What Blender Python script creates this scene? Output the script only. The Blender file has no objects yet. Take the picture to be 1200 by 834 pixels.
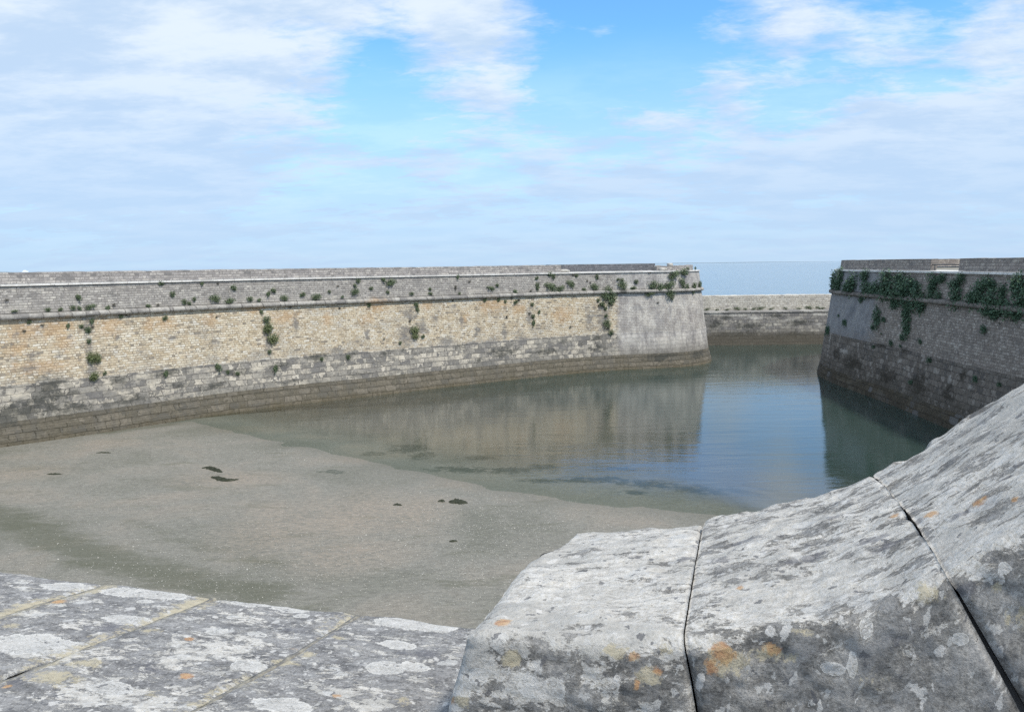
import bpy, math, random
import numpy as np
from mathutils import Vector, Matrix, noise as mnoise
R = math.radians
sc = bpy.context.scene
col = sc.collection
random.seed(7)
rng = np.random.default_rng(11)

# ------------------------------------------------------------------ camera
EYE = np.array([0.0, 0.0, 8.5])
F_PX = 942.0                               # focal length in pixels of a 1200 px wide frame
PITCH = math.atan((417 - 310.4) / F_PX)
ROLL = math.atan(0.0125)
FW = np.array([0, math.cos(PITCH), -math.sin(PITCH)])
RT0 = np.array([1.0, 0, 0]); UP0 = np.cross(RT0, FW)
RT = math.cos(ROLL) * RT0 - math.sin(ROLL) * UP0
UP = math.sin(ROLL) * RT0 + math.cos(ROLL) * UP0
cam_data = bpy.data.cameras.new('camera')
cam = bpy.data.objects.new('camera', cam_data); col.objects.link(cam)
cam_data.sensor_width = 36.0
cam_data.lens = 36.0 * F_PX / 1200.0
cam_data.clip_start = 0.05; cam_data.clip_end = 60000
m = Matrix.Identity(4)
for i in range(3):
    m[i][0] = RT[i]; m[i][1] = UP[i]; m[i][2] = -FW[i]; m[i][3] = EYE[i]
cam.matrix_world = m
sc.camera = cam
sc.render.resolution_x = 1024; sc.render.resolution_y = 711

def ray(x, y):
    d = FW * F_PX + RT * (x - 600) - UP * (y - 417)
    return d / np.linalg.norm(d)
def atz(x, y, z=0.0):
    d = ray(x, y); t = (z - EYE[2]) / d[2]
    return EYE + d * t

# ------------------------------------------------------------------ light
SUN_AZ, SUN_EL = 134.0, 56.0               # clockwise from +Y (the view), elevation
sun_dir = Vector((math.sin(R(SUN_AZ)) * math.cos(R(SUN_EL)), math.cos(R(SUN_AZ)) * math.cos(R(SUN_EL)), math.sin(R(SUN_EL))))
sl = bpy.data.lights.new('sun', 'SUN'); sl.energy = 2.8; sl.angle = R(5.0); sl.color = (1.0, 0.93, 0.83)
so = bpy.data.objects.new('sun', sl); col.objects.link(so)
so.rotation_euler = sun_dir.to_track_quat('Z', 'Y').to_euler()
so.location = (30, -30, 60)
sc.view_settings.view_transform = 'Standard'
sc.view_settings.look = 'None'
sc.view_settings.exposure = 0.45
sc.cycles.use_denoising = False
sc.cycles.sample_clamp_indirect = 3.0
sc.view_settings.gamma = 1.0
sc.view_settings.use_curve_mapping = False

# ------------------------------------------------------------------ node helper
class G:
    def __init__(s, tree): s.t = tree; s.N = tree.nodes; s.L = tree.links
    def n(s, typ, **kw):
        nd = s.N.new(typ)
        for k, v in kw.items(): setattr(nd, k, v)
        return nd
    def put(s, sock, v):
        if isinstance(v, bpy.types.NodeSocket): s.L.new(v, sock)
        elif v is not None:
            if isinstance(v, (tuple, list)) and len(v) == 3 and sock.type == 'RGBA': v = (*v, 1)
            sock.default_value = v
    def m(s, op, a, b=None, c=None, clamp=False):
        nd = s.n('ShaderNodeMath', operation=op, use_clamp=clamp)
        s.put(nd.inputs[0], a)
        if b is not None: s.put(nd.inputs[1], b)
        if c is not None: s.put(nd.inputs[2], c)
        return nd.outputs[0]
    def vm(s, op, a, b=None):
        nd = s.n('ShaderNodeVectorMath', operation=op)
        s.put(nd.inputs[0], a)
        if b is not None: s.put(nd.inputs[1], b)
        return nd.outputs['Value'] if op in ('DOT_PRODUCT', 'LENGTH', 'DISTANCE') else nd.outputs[0]
    def mix(s, f, a, b, bt='MIX'):
        nd = s.n('ShaderNodeMix', data_type='RGBA', blend_type=bt)
        s.put(nd.inputs[0], f); s.put(nd.inputs[6], a); s.put(nd.inputs[7], b)
        return nd.outputs[2]
    def ramp(s, f, stops, interp='LINEAR'):
        nd = s.n('ShaderNodeValToRGB'); cr = nd.color_ramp; cr.interpolation = interp
        while len(cr.elements) < len(stops): cr.elements.new(0.5)
        for e, (p, c) in zip(cr.elements, stops):
            e.position = p; e.color = (*c, 1) if not isinstance(c, (int, float)) else (c, c, c, 1)
        s.put(nd.inputs[0], f); return nd.outputs[0]
    def step(s, v, lo, hi):
        nd = s.n('ShaderNodeMapRange', interpolation_type='SMOOTHSTEP')
        s.put(nd.inputs[0], v); nd.inputs[1].default_value = lo; nd.inputs[2].default_value = hi
        return nd.outputs[0]
    def noise(s, vec, scale, detail=4, rough=.55, dist=0.0, out=0):
        nd = s.n('ShaderNodeTexNoise'); s.put(nd.inputs['Vector'], vec)
        nd.inputs['Scale'].default_value = scale; nd.inputs['Detail'].default_value = detail
        nd.inputs['Roughness'].default_value = rough; nd.inputs['Distortion'].default_value = dist
        return nd.outputs[out]
    def scale(s, vec, sx, sy, sz=1.0):
        nd = s.n('ShaderNodeMapping'); s.put(nd.inputs[0], vec); nd.inputs['Scale'].default_value = (sx, sy, sz)
        return nd.outputs[0]
    def attr(s, name):
        return s.n('ShaderNodeAttribute', attribute_name=name).outputs['Fac']
    def bump(s, h, strength, dist, normal=None):
        nd = s.n('ShaderNodeBump'); s.put(nd.inputs['Height'], h)
        nd.inputs['Strength'].default_value = strength; nd.inputs['Distance'].default_value = dist
        if normal is not None: s.put(nd.inputs['Normal'], normal)
        return nd.outputs[0]

def new_mat(name):
    mt = bpy.data.materials.new(name); mt.use_nodes = True
    g = G(mt.node_tree); b = mt.node_tree.nodes['Principled BSDF']
    b.inputs['Roughness'].default_value = .9
    b.inputs['Specular IOR Level'].default_value = .25
    return mt, g, b

# ------------------------------------------------------------------ world
w = bpy.data.worlds.new('World'); sc.world = w; w.use_nodes = True
g = G(w.node_tree)
bg = w.node_tree.nodes['Background']; bg.inputs[1].default_value = 0.1
sky = g.n('ShaderNodeTexSky'); sky.sky_type = 'NISHITA'; sky.sun_disc = False
sky.sun_elevation = R(SUN_EL); sky.sun_rotation = R(SUN_AZ)
sky.air_density = 1.0; sky.dust_density = 0.4; sky.ozone_density = 1.0
direction = g.n('ShaderNodeTexCoord').outputs['Generated']
sep = g.n('ShaderNodeSeparateXYZ'); g.put(sep.inputs[0], direction)
dz = g.m('MAXIMUM', sep.outputs[2], 0.0)
den = g.m('ADD', dz, 0.16)
comb = g.n('ShaderNodeCombineXYZ')
g.put(comb.inputs[0], g.m('DIVIDE', sep.outputs[0], den)); g.put(comb.inputs[1], g.m('DIVIDE', sep.outputs[1], den))
cp = comb.outputs[0]
rot = g.n('ShaderNodeMapping'); g.put(rot.inputs[0], cp); rot.inputs['Rotation'].default_value = (0, 0, R(28)); rot.inputs['Scale'].default_value = (1.0, 1.5, 1)
n1 = g.noise(rot.outputs[0], 1.15, 9, .58, .35)
n2 = g.noise(rot.outputs[0], 4.2, 7, .62, .6)
n3 = g.noise(rot.outputs[0], 14, 6, .65, .3)
cover = g.m('ADD', g.m('ADD', g.m('MULTIPLY', n1, .70), g.m('MULTIPLY', n2, .38)), g.m('MULTIPLY', g.m('SUBTRACT', n3, .5), .26))
# large clearings and banks of this day's sky, as directions on the dome
def dome(px, py, rdeg, amt):
    global cover
    d = ray(px, py)
    dp = g.vm('DOT_PRODUCT', direction, tuple(float(v) for v in d))
    f = g.step(dp, math.cos(R(rdeg)), math.cos(R(rdeg * .15)))
    cover = g.m('ADD', cover, g.m('MULTIPLY', f, amt))
for px, py, rd, a in [(690, 15, 9, -.15), (640, 75, 6, -.11), (820, 20, 7, -.15), (480, 105, 6, -.16), (420, 110, 5, -.06), (590, 178, 4, -.09),
                      (950, 70, 6, -.14), (1040, 50, 6, -.14), (1150, 20, 8, -.18), (300, 60, 5, -.07), (700, 120, 6, -.08), (930, 110, 4, -.10), (750, -60, 10, -.15), (680, 160, 9, .06), (520, 140, 8, .04),
                      (150, 60, 13, .16), (560, 45, 6, .10), (330, 20, 7, .10), (120, 180, 10, .10), (870, 55, 5, .12), (990, 20, 6, .12), (1130, 140, 10, .14), (960, 170, 9, .10), (1190, 80, 5, .08)]:
    dome(px, py, rd, a)
cfac = g.m('POWER', g.step(cover, .31, .62), .85)
low = g.m('SUBTRACT', 1.0, g.step(sep.outputs[2], 0.02, .27))     # clouds merge into a pale veil low down
cfac = g.m('MAXIMUM', cfac, g.m('MULTIPLY', g.m('POWER', low, .7), .95))
cfac = g.m('MULTIPLY', cfac, .95)
shade = g.noise(rot.outputs[0], 2.4, 5, .5, .2)
ccol = g.mix(g.step(g.m('ADD', shade, g.m('MULTIPLY', g.m('SUBTRACT', n3, .5), .3)), .36, .66), (4.2, 5.35, 6.8), (6.1, 6.8, 7.5))
ccol = g.mix(g.m('MULTIPLY', low, .85), ccol, (3.75, 5.0, 6.75))
skyc = g.mix(1.0, sky.outputs[0], (.80, 1.36, 1.88), "MULTIPLY")
fin = g.mix(cfac, skyc, ccol)
g.L.new(fin, bg.inputs[0])

# ------------------------------------------------------------------ mesh helpers
def tag(o, label=None, cat=None, group=None, kind=None):
    if label: o['label'] = label
    if cat: o['category'] = cat
    if group: o['group'] = group
    if kind: o['kind'] = kind
    return o
def empty(name, loc=(0, 0, 0)):
    o = bpy.data.objects.new(name, None); col.objects.link(o); o.location = loc; o.empty_display_size = .3
    return o
def link_mesh(name, verts, faces, mat, parent=None, uv=None, attrs=None, smooth=True):
    me = bpy.data.meshes.new(name)
    verts = np.asarray(verts, dtype=np.float64)
    me.from_pydata(verts.tolist(), [], [tuple(int(i) for i in f) for f in faces])
    if uv is not None:
        lay = me.uv_layers.new(name='UVMap')
        li = np.empty(len(me.loops), dtype=np.int32); me.loops.foreach_get('vertex_index', li)
        lay.data.foreach_set('uv', np.asarray(uv, dtype=np.float32)[li].ravel())
    for k, v in (attrs or {}).items():
        a = me.attributes.new(k, 'FLOAT', 'POINT'); a.data.foreach_set('value', np.asarray(v, dtype=np.float32))
    me.materials.append(mat)
    if smooth: me.polygons.foreach_set('use_smooth', [True] * len(me.polygons))
    me.update()
    o = bpy.data.objects.new(name, me); col.objects.link(o)
    if parent is not None:
        o.parent = parent
        o.matrix_parent_inverse = Matrix.Translation(parent.location).inverted()
    return o
def grid_faces(nu, nv, flip=False, base=0):
    i = np.arange(nu - 1)[:, None] * nv + np.arange(nv - 1)[None, :] + base
    q = np.stack([i, i + nv, i + nv + 1, i + 1], -1).reshape(-1, 4)
    return q[:, ::-1] if flip else q
def fbm(P, freq, octv=4, seed=0.0, gain=.5):
    out = np.empty(len(P))
    for k, p in enumerate(P):
        v = 0; a = 1; f = freq
        for o in range(octv):
            v += a * mnoise.noise(Vector((p[0] * f + seed, p[1] * f - seed, p[2] * f + 3.1 * o))); a *= gain; f *= 2.03
        out[k] = v
    return out

# ------------------------------------------------------------------ materials
def masonry(name, bw, bh, stops, mortar_col, mortar=.012, plaster=None, orange=(.47, .30, .15), grey=(.17, .165, .16), white=(.55, .53, .48),
            dark=(.06, .062, .055), patch=.35, bumpd=.03, tide=None, warp=.05, streak=.0, palepatch=.25):
    mt, g, b = new_mat(name)
    uv = g.n('ShaderNodeUVMap', uv_map='UVMap').outputs[0]
    su = g.n('ShaderNodeSeparateXYZ'); g.put(su.inputs[0], uv)
    wv = g.n('ShaderNodeTexNoise'); g.put(wv.inputs['Vector'], uv); wv.inputs['Scale'].default_value = 1.7; wv.inputs['Detail'].default_value = 3
    off = g.vm('MULTIPLY', g.vm('SUBTRACT', wv.outputs['Color'], (.5, .5, .5)), (warp * 6, warp, 0))
    uvw = g.vm('ADD', uv, off)
    br = g.n('ShaderNodeTexBrick'); g.put(br.inputs['Vector'], uvw)
    br.inputs['Color1'].default_value = (0, 0, 0, 1); br.inputs['Color2'].default_value = (1, 1, 1, 1); br.inputs['Mortar'].default_value = (.5, .5, .5, 1)
    br.inputs['Scale'].default_value = 1; br.inputs['Mortar Size'].default_value = mortar; br.inputs['Mortar Smooth'].default_value = .35
    br.inputs['Brick Width'].default_value = bw; br.inputs['Row Height'].default_value = bh
    b2 = g.n('ShaderNodeTexBrick', offset=.37); g.put(b2.inputs['Vector'], uvw)
    b2.inputs['Color1'].default_value = (0, 0, 0, 1); b2.inputs['Color2'].default_value = (1, 1, 1, 1); b2.inputs['Mortar'].default_value = (.5, .5, .5, 1)
    b2.inputs['Scale'].default_value = 1; b2.inputs['Mortar Size'].default_value = mortar; b2.inputs['Mortar Smooth'].default_value = .35
    b2.inputs['Brick Width'].default_value = bw * .61; b2.inputs['Row Height'].default_value = bh
    sel = g.step(g.noise(uv, 1.4, 4, .7), .49, .51)
    bcol = g.mix(sel, br.outputs['Color'], b2.outputs['Color']); bfac = g.mix(sel, br.outputs['Fac'], b2.outputs['Fac'])
    rnd = g.m('ADD', g.m('MULTIPLY', bcol, .8), g.m('MULTIPLY', g.noise(uv, 3.0, 5, .65), .45))
    c = g.ramp(g.m('SUBTRACT', rnd, .08), stops)
    c = g.mix(.8, c, g.ramp(g.noise(uv, 5, 7, .8), [(.32, .28), (.5, .5), (.68, .70)]), 'OVERLAY')
    # big weathering
    big = g.noise(g.scale(uv, .55, 1.0), .9, 7, .68, .3)
    c = g.mix(g.m('MULTIPLY', g.step(big, .50, .64), patch), c, grey)
    big2 = g.noise(g.scale(uv, .8, 1.3), 1.6, 6, .7, .2)
    c = g.mix(g.m('MULTIPLY', g.step(big2, .53, .68), palepatch), c, white)
    if streak:
        st = g.noise(g.scale(uv, 2.2, .16), 1.0, 6, .65)
        c = g.mix(g.m('MULTIPLY', g.step(st, .48, .68), streak), c, grey)
    c = g.mix(g.m('MULTIPLY', g.m('SUBTRACT', 1.0, g.step(bcol, .05, .09)), .6), c, grey)
    mm = g.m('MULTIPLY', bfac, g.m('MULTIPLY', g.step(g.noise(uv, 2.3, 4, .6), .3, .6), .85))
    c = g.mix(mm, c, mortar_col)
    wn = g.m('MULTIPLY', g.m('SUBTRACT', g.noise(g.scale(uv, 1, 1.5), 1.9, 8, .78), .5), 3.0)
    def stain_or_lit(cur, at, colr, amt, lo=.15, hi=.85):
        f = g.step(g.m('ADD', g.attr(at), wn), lo, hi)
        f = g.m('MULTIPLY', f, g.m('MULTIPLY', g.step(g.attr(at), 0.0, .25), amt))
        return g.mix(f, cur, colr)
    c = stain_or_lit(c, 'orange', orange, .5); c = stain_or_lit(c, 'grey', grey, .75)
    c = stain_or_lit(c, 'white', white, .8); c = stain_or_lit(c, 'dark', dark, .85)
    if plaster:
        pn = g.noise(g.scale(uv, 1.0, .6), 1.0, 9, .76, .2)
        pc = g.ramp(pn, plaster)
        pv = g.noise(g.scale(uv, 3.2, .2), 1.0, 5, .6)
        pc = g.mix(g.m('MULTIPLY', g.step(pv, .52, .68), .45), pc, plaster[-1][1])
        blk = g.ramp(bcol, [(0, (.40, .40, .40)), (1, (.62, .62, .62))])
        pc = g.mix(.5, pc, blk, 'OVERLAY')
        pc = g.mix(g.m('MULTIPLY', g.m('SUBTRACT', 1.0, g.step(g.m('ADD', su.outputs[1], g.m('MULTIPLY', wn, .5)), 1.2, 3.2)), .7), pc, (.17, .155, .13))
        c = g.mix(g.m('MULTIPLY', g.step(g.m('ADD', g.attr('plaster'), g.m('MULTIPLY', wn, .5)), .25, .75), .85), c, pc)
    if tide:
        # algae belt left by the tide, with a ragged upper edge
        zz = g.m('ADD', su.outputs[1], g.m('MULTIPLY', g.m('SUBTRACT', g.noise(uv, .8, 5, .65), .5), tide[2]))
        c = g.mix(g.m('MULTIPLY', g.m('SUBTRACT', 1.0, g.step(zz, tide[0], tide[1])), tide[4]), c, tide[3])
        if tide[0] < .5: c = g.mix(g.m('MULTIPLY', g.m('SUBTRACT', 1.0, g.step(zz, .05, .55)), .65), c, (.035, .034, .022))
    g.put(b.inputs['Base Color'], c)
    h = g.m('SUBTRACT', g.m('ADD', g.m('MULTIPLY', bcol, .4), g.m('MULTIPLY', g.noise(uv, 7, 7, .75), 1.0)), g.m('MULTIPLY', bfac, .9))
    g.put(b.inputs['Normal'], g.bump(h, .8, bumpd))
    return mt

CREAM = [(0, (.30, .27, .22)), (.2, (.47, .385, .26)), (.5, (.58, .50, .37)), (.75, (.64, .575, .45)), (1, (.68, .65, .57))]
GREYB = [(0, (.24, .225, .205)), (.4, (.33, .31, .285)), (.8, (.41, .39, .355)), (1, (.54, .51, .45))]
PL = [(.3, (.64, .61, .55)), (.46, (.52, .50, .465)), (.55, (.345, .33, .32)), (.68, (.225, .215, .215))]
M = {}
M['brick'] = masonry('cream_rubble_brick', .34, .13, CREAM, (.19, .15, .10), .014, PL, patch=.30, palepatch=.45, warp=.07, streak=.22, tide=(2.5, 4.1, 3.0, (.31, .30, .275), .75))
M['upper'] = masonry('grey_upper_brick', .36, .13, GREYB, (.16, .15, .14), .013, PL, patch=.35, streak=.4, grey=(.22, .21, .20), white=(.46, .43, .38), tide=(6.5, 7.2, .9, (.42, .39, .33), .55))
M['ashlar'] = masonry('grey_ashlar', .72, .33, [(0, (.13, .125, .115)), (.3, (.21, .20, .18)), (.6, (.33, .31, .27)), (.85, (.48, .44, .365)), (1, (.60, .56, .48))], (.09, .085, .08), .018, PL, patch=.65, palepatch=.45, warp=.1, white=(.60, .55, .45), tide=(1.0, 2.3, 1.6, (.15, .145, .125), .8))
M['footing'] = masonry('algae_footing', 1.15, .38, [(0, (.11, .10, .075)), (.6, (.145, .13, .10)), (1, (.19, .17, .135))], (.055, .05, .035), .022, patch=.6, palepatch=.0, grey=(.115, .11, .095), warp=.09, streak=.5, tide=(.25, 1.0, .9, (.10, .08, .038), .6))
M['cordon'] = masonry('cordon_stone', 1.1, .9, [(0, (.24, .225, .205)), (.6, (.33, .315, .285)), (1, (.43, .41, .37))], (.12, .11, .1), .03, patch=.6, streak=.55, palepatch=.35)
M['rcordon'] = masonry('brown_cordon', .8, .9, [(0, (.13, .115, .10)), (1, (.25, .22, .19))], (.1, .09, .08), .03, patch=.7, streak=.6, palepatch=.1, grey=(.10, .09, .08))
M['coping'] = masonry('pale_coping', 1.0, .9, [(0, (.62, .60, .56)), (1, (.76, .74, .70))], (.35, .33, .3), .015, patch=.3, palepatch=.5, white=(.85, .84, .8), grey=(.45, .44, .42))
M['parapet'] = masonry('parapet_rubble', .42, .16, [(0, (.22, .205, .20)), (.5, (.32, .30, .285)), (1, (.46, .43, .39))], (.22, .205, .19), .014, patch=.3, streak=.35, palepatch=.2)
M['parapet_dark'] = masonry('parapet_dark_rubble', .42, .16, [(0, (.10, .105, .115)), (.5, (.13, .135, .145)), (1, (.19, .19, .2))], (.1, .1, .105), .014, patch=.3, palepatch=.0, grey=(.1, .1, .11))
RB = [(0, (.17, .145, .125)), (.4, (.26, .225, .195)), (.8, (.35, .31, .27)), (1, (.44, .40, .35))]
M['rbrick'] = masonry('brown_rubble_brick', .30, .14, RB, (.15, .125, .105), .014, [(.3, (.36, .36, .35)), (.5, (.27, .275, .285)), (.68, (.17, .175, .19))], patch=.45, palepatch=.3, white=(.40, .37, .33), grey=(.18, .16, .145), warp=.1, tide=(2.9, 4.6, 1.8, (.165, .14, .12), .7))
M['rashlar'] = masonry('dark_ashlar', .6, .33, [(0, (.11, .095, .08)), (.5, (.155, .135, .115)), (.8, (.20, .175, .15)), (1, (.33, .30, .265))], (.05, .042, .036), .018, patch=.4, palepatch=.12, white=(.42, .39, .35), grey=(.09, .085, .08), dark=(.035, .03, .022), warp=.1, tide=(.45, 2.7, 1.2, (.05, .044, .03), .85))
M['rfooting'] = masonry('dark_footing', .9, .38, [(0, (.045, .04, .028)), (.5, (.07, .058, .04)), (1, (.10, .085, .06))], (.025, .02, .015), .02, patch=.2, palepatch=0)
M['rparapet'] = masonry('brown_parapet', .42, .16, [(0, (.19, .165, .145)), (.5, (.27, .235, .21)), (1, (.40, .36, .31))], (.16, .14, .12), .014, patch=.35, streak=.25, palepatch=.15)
M['sea_upper'] = masonry('sea_wall_upper', .5, .22, [(0, (.40, .375, .32)), (.5, (.54, .51, .44)), (1, (.66, .63, .56))], (.2, .18, .15), .015, patch=.3, streak=.3, palepatch=.4, white=(.68, .65, .58), grey=(.33, .31, .29))
M['sea_lower'] = masonry('sea_wall_lower', .8, .33, [(0, (.13, .125, .12)), (.4, (.22, .21, .2)), (.8, (.33, .31, .27)), (1, (.5, .47, .41))], (.1, .09, .08), .016, patch=.4, palepatch=.3, tide=(1.0, 2.3, 1.0, (.095, .085, .065), .9))
M['path'] = masonry('terreplein', 1.4, .9, [(0, (.20, .19, .15)), (1, (.30, .28, .23))], (.16, .15, .12), .02, patch=.4)

# sand
mt, g, b = new_mat('muddy_sand'); M['sand'] = mt
pos = g.n('ShaderNodeNewGeometry').outputs['Position']
a = g.noise(pos, .22, 6, .6, .4); c = g.ramp(a, [(.3, (.155, .153, .125)), (.5, (.205, .197, .168)), (.7, (.25, .222, .182))])
fine = g.noise(g.scale(pos, 1, 2.2), 5, 6, .75); c = g.mix(.85, c, g.ramp(fine, [(.32, .34), (.68, .66)]), 'OVERLAY')
grit = g.noise(pos, 38, 3, .8); c = g.mix(.8, c, g.ramp(grit, [(.3, .25), (.5, .5), (.72, .8)]), 'OVERLAY')
strk = g.noise(g.scale(pos, .5, 1.7), .9, 7, .7, .8); c = g.mix(g.m('MULTIPLY', g.step(strk, .54, .68), .5), c, (.12, .12, .085))
wn = g.m('MULTIPLY', g.m('SUBTRACT', g.noise(g.scale(pos, .55, 1.6), 1.3, 7, .72, .5), .5), 1.9)
c = g.mix(g.m('MULTIPLY', g.step(g.m('ADD', g.attr('algae'), wn), .1, .9), g.m('MULTIPLY', g.step(g.attr('algae'), 0, .6), .6)), c, (.075, .08, .048))
c = g.mix(g.m('MULTIPLY', g.step(g.m('ADD', g.attr('weed'), g.m('MULTIPLY', g.m('SUBTRACT', g.noise(g.scale(pos, .9, 1.0), 2.6, 8, .75, .3), .5), 4.5)), .10, .75), g.m('MULTIPLY', g.step(g.attr('weed'), 0, .35), .72)), c, (.035, .05, .035))
c = g.mix(g.m('MULTIPLY', g.attr('brown'), g.m('MULTIPLY', g.step(fine, .35, .65), .5)), c, (.33, .26, .195))
spk = g.step(g.noise(pos, 17, 2, .9), .66, .72); c = g.mix(g.m('MULTIPLY', spk, .5), c, (.46, .43, .36))
spd = g.step(g.noise(g.scale(pos, .7, 1.3), 9, 4, .8), .64, .72); c = g.mix(g.m('MULTIPLY', spd, .45), c, (.09, .085, .06))
c = g.mix(g.m('MULTIPLY', g.attr('wet'), .45), c, (.13, .125, .10))
g.put(b.inputs['Base Color'], c)
b.inputs['Roughness'].default_value = .75
g.put(b.inputs['Normal'], g.bump(g.m('ADD', g.noise(g.scale(pos, 1, 2.5), 3, 6, .7), g.m('MULTIPLY', grit, .4)), .6, .04))

# water
mt, g, b = new_mat('harbour_water'); M['water'] = mt
g.N.remove(b)
pos = g.n('ShaderNodeNewGeometry').outputs['Position']
outn = [n for n in g.N if n.type == 'OUTPUT_MATERIAL'][0]
dep = g.attr('depth')
mk = g.n('ShaderNodeBsdfDiffuse')
mcol = g.mix(g.step(dep, .15, 1.5), (.13, .13, .105), (.033, .056, .048))
mcol = g.mix(g.attr('open'), mcol, (.14, .21, .25))
g.put(mk.inputs[0], mcol)
tr = g.n('ShaderNodeBsdfTransparent'); tr.inputs[0].default_value = (.84, .88, .86, 1)
body = g.n('ShaderNodeMixShader'); g.put(body.inputs[0], g.m('SUBTRACT', 1.0, g.m('POWER', 2.718, g.m('MULTIPLY', dep, -1.25))))
g.L.new(tr.outputs[0], body.inputs[1]); g.L.new(mk.outputs[0], body.inputs[2])
rip = g.noise(g.scale(pos, .55, 1.9), 1.5, 5, .6, .3)
rip2 = g.noise(g.scale(pos, .16, .75), 1.0, 4, .55, .6)
hh = g.m('ADD', g.m('MULTIPLY', rip, .35), g.m('MULTIPLY', rip2, 1.0))
hb = g.bump(hh, .30, .06)
sea = g.noise(g.scale(pos, .3, .5), .35, 8, .62, .3)
hb = g.bump(g.m('MULTIPLY', sea, g.attr('open')), .8, 1.0, hb)
gl = g.n('ShaderNodeBsdfGlossy'); gl.inputs['Roughness'].default_value = .055; g.put(gl.inputs['Normal'], hb)
gl.inputs[0].default_value = (1, 1, 1, 1)
fr = g.n('ShaderNodeFresnel'); fr.inputs[0].default_value = 1.42; g.put(fr.inputs['Normal'], hb)
top = g.n('ShaderNodeMixShader'); g.put(top.inputs[0], g.m('MULTIPLY', fr.outputs[0], g.step(g.m('ADD', dep, g.m('MULTIPLY', g.m('SUBTRACT', g.noise(pos, .9, 5, .65), .5), .12)), .0, .26)))
g.L.new(body.outputs[0], top.inputs[1]); g.L.new(gl.outputs[0], top.inputs[2])
g.L.new(top.outputs[0], outn.inputs[0])

# foliage
def leaf_mat(name, c0, c1):
    mt, g, b = new_mat(name)
    geo = g.n('ShaderNodeNewGeometry')
    g.put(b.inputs['Base Color'], g.ramp(geo.outputs['Random Per Island'], [(0, c0), (1, c1)]))
    b.inputs['Roughness'].default_value = .6
    b.inputs['Subsurface Weight'].default_value = 0
    return mt
M['leaf'] = leaf_mat('wall_plant_leaves', (.055, .09, .05), (.17, .21, .11))
M['leaf_light'] = leaf_mat('pale_plant_leaves', (.09, .115, .05), (.20, .23, .11))
M['leaf_dark'] = leaf_mat('ivy_leaves', (.04, .08, .05), (.12, .19, .11))
M['leaf_brown'] = leaf_mat('dry_plant_leaves', (.07, .07, .055), (.15, .14, .11))

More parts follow.
